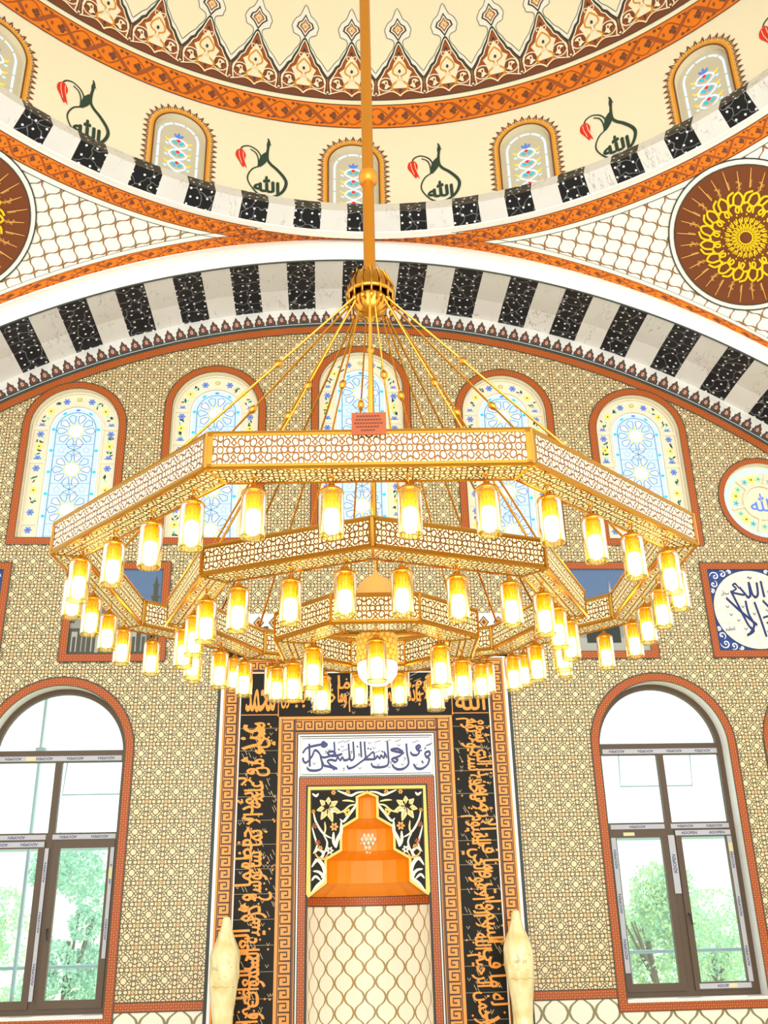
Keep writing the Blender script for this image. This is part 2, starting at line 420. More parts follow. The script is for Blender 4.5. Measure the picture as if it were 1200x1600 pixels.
def scroll(mb, mp, n, per, wd, h):
    """crossing vines with trefoil leaves along an orange band; mp(u, v, h), n cells of length per, band width wd"""
    def q(pts, i): return [((i + a) * per, b * wd) for a, b in pts]
    S1 = [(0, .10), (.12, .13), (.3, .28), (.5, .5), (.7, .72), (.88, .87), (1, .90)]
    for i in range(n):
        A, B = (S1, [(a, 1 - b) for a, b in S1]) if i % 2 == 0 else ([(a, 1 - b) for a, b in S1], S1)
        mb.stroke(q(B, i), wd * .055, 'rust', mp, h)
        mb.stroke(q(A, i), lambda t: wd * (.06 + .10 * sin(pi * t)), 'rust', mp, h + .0012)
        for (cx, cy, a_, b_) in ((.20, .40, .085, .10), (.20, .60, .085, .10), (.10, .5, .09, .10)): mb.poly([((i + .0 + x) * per, y * wd) for x, y in ellipse(cx, cy, a_, b_, 0, 7)], 'brown', mp, h + .002 + cx * .002)
        mb.poly(q([(.22, .40), (.36, .5), (.22, .60)], i), 'brown', mp, h + .0028)
        for cy in (.10, .90): mb.poly([((i + x) * per, y * wd) for x, y in ellipse(.5, cy, .07, .075, 0, 7)], 'brown', mp, h + .002)
        mb.poly(q([(.58, .95), (.74, .80), (.80, .93)], i), 'brown', mp, h + .0022); mb.poly(q([(.58, .05), (.74, .20), (.80, .07)], i), 'brown', mp, h + .0022)
        mb.poly([((i + x) * per, y * wd) for x, y in ellipse(.80, .5, .06, .10, 0, 7)], 'rust', mp, h + .002)

# ------------------------------------------------------------------ Arabic lettering (joined presentation forms)
FORMS = {'ا': 'FE8D', 'أ': 'FE83', 'إ': 'FE87', 'آ': 'FE81', 'ب': 'FE8F', 'ة': 'FE93', 'ت': 'FE95', 'ث': 'FE99', 'ج': 'FE9D', 'ح': 'FEA1', 'خ': 'FEA5', 'د': 'FEA9', 'ذ': 'FEAB',
         'ر': 'FEAD', 'ز': 'FEAF', 'س': 'FEB1', 'ش': 'FEB5', 'ص': 'FEB9', 'ض': 'FEBD', 'ط': 'FEC1', 'ظ': 'FEC5', 'ع': 'FEC9', 'غ': 'FECD', 'ف': 'FED1', 'ق': 'FED5', 'ك': 'FED9', 'ل': 'FEDD',
         'م': 'FEE1', 'ن': 'FEE5', 'ه': 'FEE9', 'و': 'FEED', 'ى': 'FEEF', 'ي': 'FEF1', 'ؤ': 'FE85', 'ئ': 'FE89', 'ء': 'FE80'}
RIGHT = set('اأإآدذرزوؤةى'); NOJ = set('ء')
def shape(txt):
    words = []
    for w in txt.split(' '):
        if w == 'الله': words.append('\ufdf2'); continue
        out = []; i = 0; prev = False
        while i < len(w):
            c = w[i]
            if c == 'ل' and i + 1 < len(w) and w[i + 1] in 'اأإآ':
                base = {'ا': 0xFEFB, 'أ': 0xFEF7, 'إ': 0xFEF9, 'آ': 0xFEF5}[w[i + 1]]; out.append(chr(base + (1 if prev else 0))); prev = False; i += 2; continue
            b = int(FORMS[c], 16); nxt = i + 1 < len(w) and w[i + 1] not in NOJ and c not in RIGHT and c not in NOJ
            if c in NOJ: out.append(chr(b)); prev = False
            elif c in RIGHT: out.append(chr(b + (1 if prev else 0))); prev = False
            else:
                out.append(chr(b + (3 if prev and nxt else 1 if prev else 2 if nxt else 0))); prev = nxt
            i += 1
        words.append(''.join(out))
    return ' '.join(words)[::-1]
_tc = {}
def text2d(txt, bold=0.012, arabic=True, track=1.0):
    key = (txt, bold, track)
    if key in _tc: return _tc[key]
    c = bpy.data.curves.new('lettering', 'FONT'); c.body = shape(txt) if arabic else txt; c.size = 1.0; c.offset = bold; c.resolution_u = 3; c.space_character = track
    o = bpy.data.objects.new('lettering', c); COL.objects.link(o)
    dg = bpy.context.evaluated_depsgraph_get(); me = o.evaluated_get(dg).to_mesh()
    vs = [(v.co.x, v.co.y) for v in me.vertices]; fs = [tuple(p.vertices) for p in me.polygons]
    o.evaluated_get(dg).to_mesh_clear(); bpy.data.objects.remove(o); bpy.data.curves.remove(c)
    if vs:
        x0 = min(v[0] for v in vs); x1 = max(v[0] for v in vs); y0 = min(v[1] for v in vs); y1 = max(v[1] for v in vs)
        vs = [((x - x0) / max(x1 - x0, 1e-6), (y - y0) / max(y1 - y0, 1e-6)) for x, y in vs]
        _tc[key] = (vs, fs, x1 - x0, y1 - y0)
    else: _tc[key] = ([], [], 1, 1)
    return _tc[key]
_isl = {}
def islands(key, n, fs):
    if key in _isl: return _isl[key]
    par = list(range(n))
    def find(a):
        while par[a] != a: par[a] = par[par[a]]; a = par[a]
        return a
    for f in fs:
        for q in f[1:]: par[find(q)] = find(f[0])
    ids = {}; out = [ids.setdefault(find(i), len(ids)) for i in range(n)]; _isl[key] = out; return out
def put_text(mb, txt, x0, y0, w, hgt, key, mp, h, bold=.012, rot=None, arabic=True, fat=0.0):
    """text stretched to the box; rot maps the box's (a, b) to surface coordinates; fat thickens with shifted copies"""
    vs, fs, _, _ = text2d(txt, bold, arabic); isl = islands((txt, bold), len(vs), fs)
    for n, (dx, dy) in enumerate(((0, 0), (1, .3), (.3, 1), (-.6, -.5)) if fat else ((0, 0),)):
        pts = [(x0 + x * w + dx * fat, y0 + y * hgt + dy * fat) for x, y in vs]
        if rot: pts = [rot(p, q) for p, q in pts]
        base = len(mb.v); k = mb.mi(key)
        for (x, y), g in zip(pts, isl): mb.v.append(tuple(mp(x, y, h + g * 4e-5 + n * 3e-4)))
        for f in fs: mb.f.append(tuple(base + i for i in f)); mb.m.append(k); mb.uv.append([(0, 0)] * len(f))

# ================================================================== THE SETTING
FLOOR = -1.65
# ---- floor
mb = MB(); mb.box((-9, -24, FLOOR - .1), (9, 0.0, FLOOR), 'carpet'); struct(mb.build('floor'))

# ---- front wall with openings
ACZ, AR = -1.68, 10.2
LOWX, LOWHW, LOWB, LOWS = 3.765, .83, -.88, 1.975
UPW = [(-4.004, 6.456), (-2.07, 6.759), (0.0, 7.13), (2.07, 6.759), (4.004, 6.456)]     # x, springing height
UHW, UB = .61, 4.79
ROUNDX, ROUNDZ, ROUNDR = 5.69, 5.38, .575
NICHE = [(-.705, FLOOR), (-.705, .30), (-.497, .445), (-.497, .70), (-.316, .80), (-.316, 1.05), (-.122, 1.16), (-.122, 1.40), (0, 1.455)]
niche_out = NICHE + [(-x, z) for x, z in NICHE[-2::-1]]
def C_(x): return ACZ + sqrt(AR * AR - x * x)
outer = [(-7.2, FLOOR + .001), (7.2, FLOOR + .001)] + [(7.2 - 14.4 * i / 96, C_(7.2 - 14.4 * i / 96)) for i in range(97)]
holes = []
for xc in (-LOWX, LOWX, 6.0, -6.0): holes.append(arch_outline(xc, LOWHW, LOWB, LOWS))
for xc, zs in UPW: holes.append(arch_outline(xc, UHW, UB, zs, 24))
for sx in (-1, 1): holes.append(ellipse(sx * ROUNDX, ROUNDZ, ROUNDR, ROUNDR, 0, 40))
holes.append([(x, max(z, FLOOR + .02)) for x, z in niche_out])
WM = wall_map(0.0)
mb = MB(); mb.poly(outer, 'tile', WM, 0, holes)
wall = struct(mb.build('wall_front'))
# border strips that follow the arch, dado, crest frieze
def arcstrip(mb, ra, rb, key, h, n=120, xl=7.1):
    a0 = math.asin(xl / ra)
    mb.grid(lambda s, t: WM((ra + (rb - ra) * t) * sin(a0 * (1 - 2 * s)), ACZ + (ra + (rb - ra) * t) * cos(a0 * (1 - 2 * s)), h), n, 1, key)
mb = MB()
arcstrip(mb, 9.77, 9.88, 'border', .006); arcstrip(mb, 9.755, 9.772, 'line', .008); arcstrip(mb, 9.878, 9.89, 'line', .008)
arcstrip(mb, 9.885, 10.2, 'wmarble', .005); arcstrip(mb, 9.885, 9.955, 'charcoal', .007); arcstrip(mb, 9.925, 9.934, 'wmarble', .009)
st = .01665
for i in range(-46, 47):
    a = i * st
    def fm(u, v, h=0, a=a): return WM(0 + (9.955 + v) * sin(a + u / 10.), ACZ + (9.955 + v) * cos(a + u / 10.), h)
    mb.poly([(-.07, 0), (.07, 0), (.075, .05), (.05, .09), (.055, .12), (.03, .14), (0, .205), (-.03, .14), (-.055, .12), (-.05, .09), (-.075, .05)], 'charcoal', fm, .009)
    mb.poly([(-.05, .02), (.05, .02), (.055, .05), (.032, .09), (.035, .11), (0, .16), (-.035, .11), (-.032, .09), (-.055, .05)], 'brown', fm, .011)
    mb.poly(ellipse(0, .07, .020, .035, 0, 6), 'wmarble', fm, .013); mb.poly(ellipse(0, .07, .012, .022, 0, 6), 'rust', fm, .014)
    mb.poly([(-.085, .0), (-.07, .05), (-.095, .07), (-.083, .03)], 'wmarble', fm, .012)
mb.build('arch_frieze', wall)
mb = MB()
for x0, x1 in ((-7.2, -4.70), (-2.83, -1.84), (1.84, 2.83), (4.70, 7.2)):
    mb.poly([(x0, FLOOR), (x1, FLOOR), (x1, -.83), (x0, -.83)], 'dado', WM, .004)
    mb.poly([(x0, -.845), (x1, -.845), (x1, -.752), (x0, -.752)], 'border', WM, .008)
    for zz in (-.85, -.753): mb.poly([(x0, zz), (x1, zz), (x1, zz + .012), (x0, zz + .012)], 'line', WM, .010)
mb.poly([(-4.70, FLOOR), (-2.83, FLOOR), (-2.83, -.985), (-4.70, -.985)], 'dado', WM, .004)
mb.poly([(4.70, FLOOR), (2.83, FLOOR), (2.83, -.985), (4.70, -.985)], 'dado', WM, .004)
mb.build('dado', wall)

# ---- returns of the side walls
for sx, nm in ((-1, 'left'), (1, 'right')):
    mb = MB(); mb.box((min(sx * 7.2, sx * 7.35), -2.4, FLOOR), (max(sx * 7.2, sx * 7.35), 0.0, 9.2), 'white'); struct(mb.build('wall_' + nm))
# ---- front arch: soffit of alternating black and white blocks, white moulding
ARY = -1.1
prof = [(ARY, 10.23), (-.40, 10.265), (0.0, 10.2)]
mb = MB()
E0 = .7
for k in range(-17, 17):
    a0, a1 = radians(E0 + 2.22 * (k)), radians(E0 + 2.22 * (k + 1))
    key = 'wmarble' if k % 2 == 0 else 'bmarble'
    for (ya, ra), (yb, rb) in zip(prof[:-1], prof[1:]):
        mb.grid(lambda s, t: ((ra + (rb - ra) * t) * sin(a0 + (a1 - a0) * s), ya + (yb - ya) * t, ACZ + (ra + (rb - ra) * t) * cos(a0 + (a1 - a0) * s)), 2, 1, key,
                lambda s, t: ((a0 + (a1 - a0) * s) * 10.2 + k * 3.1, (ya + (yb - ya) * t) + k * .37))
arch = struct(mb.build('trim_1'))
def zO(x, R=10.15): return -1.245 + sqrt(R * R - x * x)
mb = MB()
def mould(s, t):
    x = 6.35 * (2 * s - 1); zi = ACZ + sqrt(10.23 ** 2 - x * x); zo = zO(x) + .01
    return (x, ARY - .06 * sin(pi * t), zi + (zo - zi) * t)
mb.grid(mould, 90, 6, 'white'); o = mb.build('arch_moulding', arch, True)
mb = MB(); mb.tube([(6.3 * (2 * i / 80 - 1), ARY - .004, ACZ + sqrt(10.225 ** 2 - (6.3 * (2 * i / 80 - 1)) ** 2)) for i in range(81)], .012, 'charcoal', 6); mb.build('black_line', arch)  # black line between the moulding and the blocks

# ---- pendentives
PXC, PYC = -.08, -7.3
def pend(th, t, off=0.0):
    if abs(th) <= pi / 4 + 1e-9: x = 6.2 * math.tan(th); B = Vector((PXC + x, PYC + 6.2, zO(x)))
    else:
        yy = 6.2 / math.tan(abs(th)); B = Vector((PXC + math.copysign(6.2, th), PYC + yy, zO(yy)))
    Tp = Vector((PXC + 6.03 * sin(th), PYC + 6.03 * cos(th), 8.86))
    P = B.lerp(Tp, t); L = (Tp - B).length; b = .07 * L * sin(pi * t)
    P.x += b * sin(th); P.y += b * cos(th)
    if off:
        d = Vector((-sin(th), -cos(th), -.75)).normalized(); P = P + d * off
    return P
def plen(th):
    return (pend(th, 1) - pend(th, 0)).length
def pend_frame(sg):
    c = pend(sg * pi / 4, .66); n = Vector((-sg * .6, -.6, -.55)).normalized(); ri = Vector((0, 0, 1)).cross(n).normalized() * -1; up = ri.cross(n) * -1
    if up.z < 0: up = -up
    return c, n, ri, up
pend_objs = {}
bvhs = {}
for sg, nm in ((-1, 'left'), (1, 'right')):
    c, n, ri, up = pend_frame(sg)
    mb = MB(); TH = [sg * radians(90 * i / 72) for i in range(73)]
    def uvp(s, t): p = pend(sg * s * pi / 2, t) - c; return (p.dot(ri), p.dot(up))
    mb.grid(lambda s, t: pend(sg * s * pi / 2, t), 90, 16, 'pend', uvp)
    bvhs[sg] = BVHTree.FromPolygons(mb.v, mb.f)
    o = struct(mb.build('wall_pendentive_' + nm, None, True)); pend_objs[sg] = o
    mb = MB()
    def band(d0, d1, top, key, off, per=None):
        def f(s, t):
            th = sg * s * pi / 2; L = plen(th); d = min((d0 + (d1 - d0) * t), L); q = 1 - d / L if top else d / L
            return pend(th, q, off)
        mb.grid(f, 120, 2, key, (lambda s, t: (s * pi / 2 * 6.6 / per, t)) if per else None)
    band(0, .31, True, 'white', .006); band(0, .285, False, 'white', .007)
    band(.055, .235, True, 'orange', .012, .44); band(0.0, .19, False, 'orange', .014, .44)
    for d in (.05, .24): band(d - .006, d + .006, True, 'brown', .016)
    for d in (.195,): band(d - .006, d + .006, False, 'brown', .018)
    band(.305, .312, True, 'charcoal', .016); band(.28, .287, False, 'charcoal', .018)
    def bmap(top, d0):
        def f(u, v, h=0):
            th = sg * u / 6.6; L = plen(th); d = min(d0 + v, L)
            return pend(th, 1 - d / L if top else d / L, h)
        return f
    scroll(mb, bmap(True, .06), 36, .235, .17, .0145); scroll(mb, bmap(False, .005), 36, .235, .18, .0165)
    mb.build('painted_border', o)

# ---- ring cornice of black and white blocks under the drum
RP = [(6.03, 8.85), (5.99, 8.86), (5.72, 9.0), (5.87, 9.26)]
mb = MB()
for k in range(100):
    a0, a1 = radians(2.2 + 3.6 * k), radians(2.2 + 3.6 * (k + 1)); key = 'wmarble' if k % 2 == 0 else 'bmarble'
    for (ra, za), (rb, zb), l0, l1 in ((RP[1], RP[2], 0, .304), (RP[2], RP[3], .304, .604)):
        mb.grid(lambda s, t: (PXC + (ra + (rb - ra) * t) * sin(a0 + (a1 - a0) * s), PYC + (ra + (rb - ra) * t) * cos(a0 + (a1 - a0) * s), za + (zb - za) * t), 2, 1, key,
                lambda s, t: ((a0 + (a1 - a0) * s) * 5.9 + k * 2.3, l0 + (l1 - l0) * t + k * .41))
ring = struct(mb.build('trim_2'))
mb = MB(); mb.lathe([(6.10, 8.84), (5.985, 8.85), (5.975, 8.865)], 'white', 120, (PXC, PYC, 0)); mb.build('rim', ring)
mb = MB(); mb.lathe([(5.87, 9.26), (6.75, 9.28)], 'wmarble', 120, (PXC, PYC, 0)); mb.build('ledge', ring)

# ---- drum and dome
DXC, DYC, DR, DH, DZ = -.1, -7.4, 6.6, 6.0, 11.28
def dm(u, s, h=0.0):
    az = u / DR
    if s <= 0: r = DR - h; return (DXC + r * sin(az), DYC + r * cos(az), DZ + s)
    ph = s / 6.3; r = DR * cos(ph) - h * cos(ph); return (DXC + r * sin(az), DYC + r * cos(az), DZ + DH * sin(ph) - h * sin(ph))
mb = MB(.14)
HWI = .372                       # drum window opening half width
WS = -.349 - HWI                 # its springing
SEG = 2 * pi * DR / 16
def win_out(uc, hw, sb=-2.0, n=20): return [(uc - hw, sb), (uc + hw, sb)] + arc(uc, WS, hw, 0, pi, n)
for k in range(16):
    uc = k * SEG; a = .45
    mb.grid(lambda s, t: dm(uc + a + (SEG - 2 * a) * s, -2.05 + 2.05 * t), 10, 1, 'cream')
    if k in (14, 15, 0, 1, 2):
        box = [(uc - a, -2.05), (uc + a, -2.05)] + [(uc + a, 0), (uc, 0), (uc - a, 0)]
        mb.poly(box, 'cream', dm, 0, [win_out(uc, HWI)])
    else: mb.grid(lambda s, t: dm(uc - a + 2 * a * s, -2.05 + 2.05 * t), 2, 1, 'cream')
drum = struct(mb.build('wall_drum'))
mb = MB(.14); NA = 160
mb.grid(lambda s, t: dm(2 * pi * DR * s, .0001 + (pi / 2 * 6.3 - .05) * t), NA, 40, 'domecream')
dome = struct(mb.build('ceiling', None, True))

# dome paint: orange scroll band, arabesque crest
mb = MB(.14)
U0, U1 = -8.6, 8.6
def dband(s0, s1, key, h, per=None, n=110):
    mb.grid(lambda s, t: dm(U0 + (U1 - U0) * s, s0 + (s1 - s0) * t, h), n, 6, key, (lambda s, t: ((U0 + (U1 - U0) * s) / per, t)) if per else None)
dband(.02, .47, 'orange', .008, .70); dband(.0, .022, 'brown', .010); dband(.468, .488, 'brown', .010)
dband(.575, .592, 'charcoal', .008); dband(.592, .70, 'brown', .006)
scroll(mb, lambda u, v, h=0: dm(-8.6 + u, .035 + v, h), 46, .374, .42, .0095)
mb.build('scroll_band', dome)
mb = MB(.14)
P54 = 2 * pi * DR / 54
hw = P54 / 2
side = [(hw, .97), (.30, 1.10), (.255, 1.19), (.20, 1.24), (.165, 1.33), (.095, 1.46), (.05, 1.575), (0, 1.66)]       # right edge, valley to neck
def sym(r): return r + [(-x, y) for x, y in r[-2::-1]]
crest = sym(side)
inner = [(-hw, .59), (hw, .59)] + crest
dia = [(0, 1.67), (.075, 1.79), (.15, 1.85), (.125, 1.93), (.06, 1.97), (0, 2.08)]
diac = dia + [(-x, y) for x, y in dia[-2:0:-1]]
out2 = sym([(hw, 1.10), (.315, 1.21), (.27, 1.28), (.20, 1.36), (.15, 1.46), (.09, 1.55), (.07, 1.64), (.10, 1.70), (.19, 1.74), (.205, 1.80), (.225, 1.87), (.17, 1.99), (.09, 2.06), (0, 2.24)])
def scale_poly(p, k, cx, cy): return [(cx + (x - cx) * k, cy + (y - cy) * k) for x, y in p]
for k in range(-12, 13):
    uc = (k - .02) * P54
    def fm(u, v, h=0, uc=uc): return dm(uc + u * (1 - (v - .6) * .02), v, h)
    mb.poly([(-hw, .59), (hw, .59)] + out2, 'white', fm, .005)
    mb.stroke(bez(out2, 3), .010, 'charcoal', fm, .009)
    mb.poly(inner, 'brown', fm, .008)
    mb.poly(sym([(hw - .03, .72), (.30, 1.0), (.23, 1.12), (.17, 1.19), (.13, 1.31), (.07, 1.44), (0, 1.58)]), 'rust', fm, .010)
    mb.stroke(bez(crest, 4), .03, 'charcoal', fm, .012)
    mb.stroke(bez([(x * .90, y - .035) for x, y in crest], 4), .018, 'domecream', fm, .014)
    mb.poly(sym([(.13, .80), (.15, 1.0), (.20, 1.1), (.12, 1.17), (.09, 1.27), (0, 1.42)]), 'domecream', fm, .012)
    # heart scrolls left and right
    for sx in (-1, 1):
        mb.stroke([(sx * x, y) for x, y in arc(.225, .88, .125, 0, 2 * pi, 18)], .02, 'domecream', fm, .015)
        mb.poly(ellipse(sx * .225, .88, .10, .10, 0, 14), 'brown', fm, .0135)
        mb.poly([(sx * x, y) for x, y in bez([(.15, .83), (.19, .88), (.20, .95), (.26, .955), (.30, .91), (.26, .90), (.235, .86), (.25, .80), (.215, .79), (.19, .82), (.15, .83)], 3)], 'domecream', fm, .015); mb.poly(ellipse(sx * .225, .905, .018, .03, 0, 6), 'rust', fm, .0165)
        mb.poly([(sx * x, y) for x, y in [(.285, .86), (.315, .83), (.285, .79), (.27, .82)]], 'rust', fm, .0155)
        mb.stroke(bez([(sx * .37, .66), (sx * .27, .70), (sx * .15, .74), (sx * .05, .70), (0, .64)], 5), .02, 'domecream', fm, .017)
        mb.stroke(bez([(sx * .37, .66), (sx * .33, .70), (sx * .345, .82), (sx * .32, .95)], 4), .018, 'domecream', fm, .016)
        mb.stroke(bez([(0, 1.02), (sx * .10, 1.08), (sx * .095, 1.18), (0, 1.30)], 5), .026, 'amber', fm, .016)
        mb.stroke(bez([(sx * .02, 1.04), (sx * .03, .95), (sx * .12, .86), (sx * .11, .76), (0, .66)], 5), .03, 'amber', fm, .016)
        mb.stroke(bez([(sx * .06, 1.14), (0, 1.02), (-sx * .05, .90)], 5), .02, 'domecream', fm, .018)
        mb.stroke(bez([(sx * .02, 1.38), (sx * .07, 1.40), (sx * .075, 1.34), (sx * .04, 1.33)], 4), .015, 'domecream', fm, .017)
        mb.poly(ellipse(sx * (hw - .005), .70, .014, .018, 0, 6), 'domecream', fm, .018)
    mb.poly(ellipse(0, .76, .018, .032, 0, 8), 'charcoal', fm, .018); mb.poly(ellipse(0, 1.12, .022, .034, 0, 8), 'charcoal', fm, .018)
    mb.poly([(-.028, 1.44), (0, 1.41), (.028, 1.44), (0, 1.49)], 'charcoal', fm, .018)
    mb.poly(diac, 'charcoal', fm, .010)
    mb.poly(scale_poly(diac, .80, 0, 1.87), 'white', fm, .012); mb.poly(scale_poly(diac, .62, 0, 1.87), 'rust', fm, .014); mb.poly(scale_poly(diac, .44, 0, 1.87), 'domecream', fm, .016)
    for a in (0, 1, -1): mb.poly(ellipse(a * .028, 1.87 + (.03 if a == 0 else -.005), .018, .045, -a * .8, 8), 'amber', fm, .018); mb.poly(ellipse(a * .028, 1.87 + (.03 if a == 0 else -.005), .009, .026, -a * .8, 8), 'domecream', fm, .0195)
mb.build('arabesque_crest', dome)

# drum paint: pear shaped Allah emblems with a tulip, between the windows
mb = MB(.14)
for k in range(-3, 4):
    uc = (k + .5) * SEG
    if abs(uc) > 8.2: continue
    def fm(u, v, h=0, uc=uc): return dm(uc + u, v, h)
    L = [(-.005, -.38), (.02, -.46), (.0, -.62), (.0, -.78), (.05, -.87), (.15, -.96), (.26, -1.10), (.285, -1.22), (.22, -1.38), (.08, -1.485), (-.05, -1.495), (-.17, -1.42), (-.27, -1.27), (-.28, -1.15), (-.22, -1.02), (-.13, -.95), (-.07, -.90)]
    mb.stroke(bez(L, 6), lambda t: .022 + .028 * sin(pi * min(t * 1.4, 1)), 'dgreen', fm, .008)
    mb.poly([(-.02, -.50), (.005, -.38), (.055, -.52), (.03, -.49), (.018, -.60), (-.012, -.60)], 'dgreen', fm, .009)
    mb.stroke(bez([(-.12, -.95), (-.03, -.83), (-.01, -.66), (0, -.58)], 6), .034, 'dgreen', fm, .009)
    mb.poly(bez([(-.15, -.96), (-.06, -.86), (-.02, -.66), (-.10, -.74), (-.13, -.86), (-.15, -.96)], 6), 'dgreen', fm, .010)
    mb.stroke(bez([(-.10, -.93), (-.10, -.76), (-.16, -.65), (-.27, -.595), (-.36, -.62), (-.405, -.68)], 7), .022, 'dgreen', fm, .009)
    mb.stroke(bez([(-.13, -.95), (-.14, -.80), (-.18, -.70), (-.26, -.65)], 7), .02, 'dgreen', fm, .009)
    mb.poly(bez([(-.40, -.68), (-.46, -.72), (-.475, -.82), (-.42, -.92), (-.36, -1.02), (-.335, -.99), (-.30, -1.03), (-.335, -.90), (-.325, -.78), (-.36, -.70), (-.40, -.68)], 5), 'red', fm, .010)
    for q in ((-.43, -.80), (-.37, -.80)): mb.stroke([(q[0], q[1] + .08), (q[0] + .01, q[1] - .02), (q[0] + .05, q[1] - .15)], .008, 'cream', fm, .012)
    put_text(mb, 'الله', -.19, -1.41, .37, .29, 'dgreen', fm, .009, .008, None, True, .012)
mb.build('tulip_emblem', drum)

# spiked painted borders round the drum windows
mb = MB(.14)
for k in (-2, -1, 0, 1, 2):
    uc = k * SEG
    def fm(u, v, h=0, uc=uc): return dm(uc + u, v, h)
    def outl(hw, n=26): return [(hw, -1.9 + (WS + 1.9) * i / 14) for i in range(15)] + arc(0, WS, hw, 0, pi, n)[1:] + [(-hw, WS - (WS + 1.9) * i / 14) for i in range(1, 15)]
    mb.stroke(outl(.385), .024, 'brown', fm, .008); mb.stroke(outl(.412), .035, 'amber', fm, .007); mb.stroke(outl(.437), .022, 'palegold', fm, .009)
    # spikes: equal steps along the outline
    L1 = WS + 1.9; La = pi * .45; step = .092; Ltot = 2 * L1 + La; N = int(Ltot / step)
    for i in range(N + 1):
        d = i * Ltot / N
        if d < L1: p = (.45, -1.9 + d); nrm = (1, 0)
        elif d < L1 + La: q = (d - L1) / .45; p = (.45 * cos(q), WS + .45 * sin(q)); nrm = (cos(q), sin(q))
        else: p = (-.45, WS - (d - L1 - La)); nrm = (-1, 0)
        tg = (-nrm[1], nrm[0])
        def at(a, b): return (p[0] + tg[0] * a + nrm[0] * b, p[1] + tg[1] * a + nrm[1] * b)
        if i % 1 == 0:
            mb.poly([at(-.036, -.012), at(.036, -.012), at(.036, .006), at(.018, .022), at(-.018, .022), at(-.036, .006)], 'amber', fm, .0095)
            mb.poly([at(-.034, .012), at(.034, .012), at(.030, .030), at(.004, .096), at(-.004, .096), at(-.030, .030)], 'brown', fm, .0105)
            mb.poly([at(-.014, .0), at(.014, .0), at(0, .05)], 'palegold', fm, .012)
            mb.poly([at(.040, .018), at(.0475, .008), at(.055, .018), at(.0475, .052)], 'dgreen', fm, .010)
mb.build('spiked_border', drum)

# ---- drum windows: recessed plaster grilles with coloured glass
wn = 0
def drum_window(k):
    global wn
    wn += 1; uc = k * SEG
    def fm(u, v, h=0): return dm(uc + u, v, h)
    D0 = -.10
    mb = MB(.14); out = win_out(0, HWI)
    edge = out[1:] + out[:1]
    mb.grid(lambda s, t: fm(*edge[int(round(s * (len(edge) - 1)))], D0 * t), len(edge) - 1, 1, 'cream')
    frame = struct(mb.build('window_%d' % wn))
    mb = MB(.14); mb.poly(out, 'ltgrey', fm, D0); mb.build('plaster_grille', frame)
    mb = MB(.14)
    # white glowing glass strips along the edge
    for sx in (-1, 1):
        for i in range(4): mb.poly([(sx * .265, -1.62 + i * .235), (sx * .30, -1.62 + i * .235), (sx * .30, -1.62 + i * .235 + .215), (sx * .265, -1.62 + i * .235 + .215)], 'gwhite', fm, D0 + .004)
    for i in range(5):
        a0 = pi * (i + .06) / 5; a1 = pi * (i + .94) / 5
        mb.poly(arc(0, WS, .30, a0, a1, 5) + arc(0, WS, .265, a1, a0, 5), 'gwhite', fm, D0 + .004)
    g = D0 + .006
    for i in range(5):
        z = -.74 - i * .205
        for sx in (-1, 1):
            mb.stroke(bez([(0, z + .03), (sx * .09, z - .01), (sx * .125, z - .075), (sx * .07, z - .13), (0, z - .16)], 4), .03, 'gwhite', fm, g)
            mb.poly(ellipse(sx * .045, z - .055, .042, .024, sx * .7, 8), 'gcyan', fm, g + .003)
            mb.poly(ellipse(sx * .155, z - .04, .028, .020, -sx * .6, 7), 'gyellow', fm, g + .002); mb.poly(ellipse(sx * .185, z - .015, .02, .013, sx * .5, 7), 'gyellow', fm, g + .002)
            mb.poly(ellipse(sx * .165, z - .11, .03, .02, sx * .5, 7), 'gblue', fm, g + .002)
        mb.poly(ellipse(0, z - .015, .028, .026, 0, 8), 'gred', fm, g + .004)
    for sx in (-1, 0, 1): mb.poly(ellipse(sx * .035, -.655 - abs(sx) * .02, .02, .05, -sx * .7, 8), 'gnavy', fm, g + .002)
    mb.build('coloured_glass', frame)
for k in (-2, -1, 0, 1, 2): drum_window(k)

# ---- upper stained windows
def flower(mb, x, z, r, key, mp, h, n=6, centre='came'):
    for i in range(n):
        a = 2 * pi * i / n; mb.poly(ellipse(x + cos(a) * r * .62, z + sin(a) * r * .62, r * .40, r * .28, a, 7), key, mp, h)
    mb.poly(ellipse(x, z, r * .22, r * .22, 0, 6), centre, mp, h + .001)
def rosette(mb, cx, cz, R, mp, h, clip):
    def inside(p): return clip(p[0], p[1])
    def pl(pts, key, hh):
        if all(inside(p) for p in pts): mb.poly(pts, key, mp, hh)
    n = 10
    pl(ellipse(cx, cz, R * .34, R * .34, 0, 20), 'gwhite', h)
    for i in range(n):
        a = pi / 2 + 2 * pi * i / n
        def at(r, da): return (cx + r * cos(a + da), cz + r * sin(a + da))
        pl([at(R * .34, 0), at(R * .40, .17), at(R * .56, 0), at(R * .40, -.17)], 'gyellow', h + .001)
        b = a + pi / n
        def bt(r, da): return (cx + r * cos(b + da), cz + r * sin(b + da))
        pet = [bt(R * .44, 0), bt(R * .62, .20), bt(R * .90, .22), bt(R * 1.0, 0), bt(R * .90, -.22), bt(R * .62, -.20)]
        pl(pet, 'gwhite' if i % 2 else 'gblue', h)
        if all(inside(p) for p in pet): mb.stroke(pet, R * .055, 'came', mp, h + .002, True)
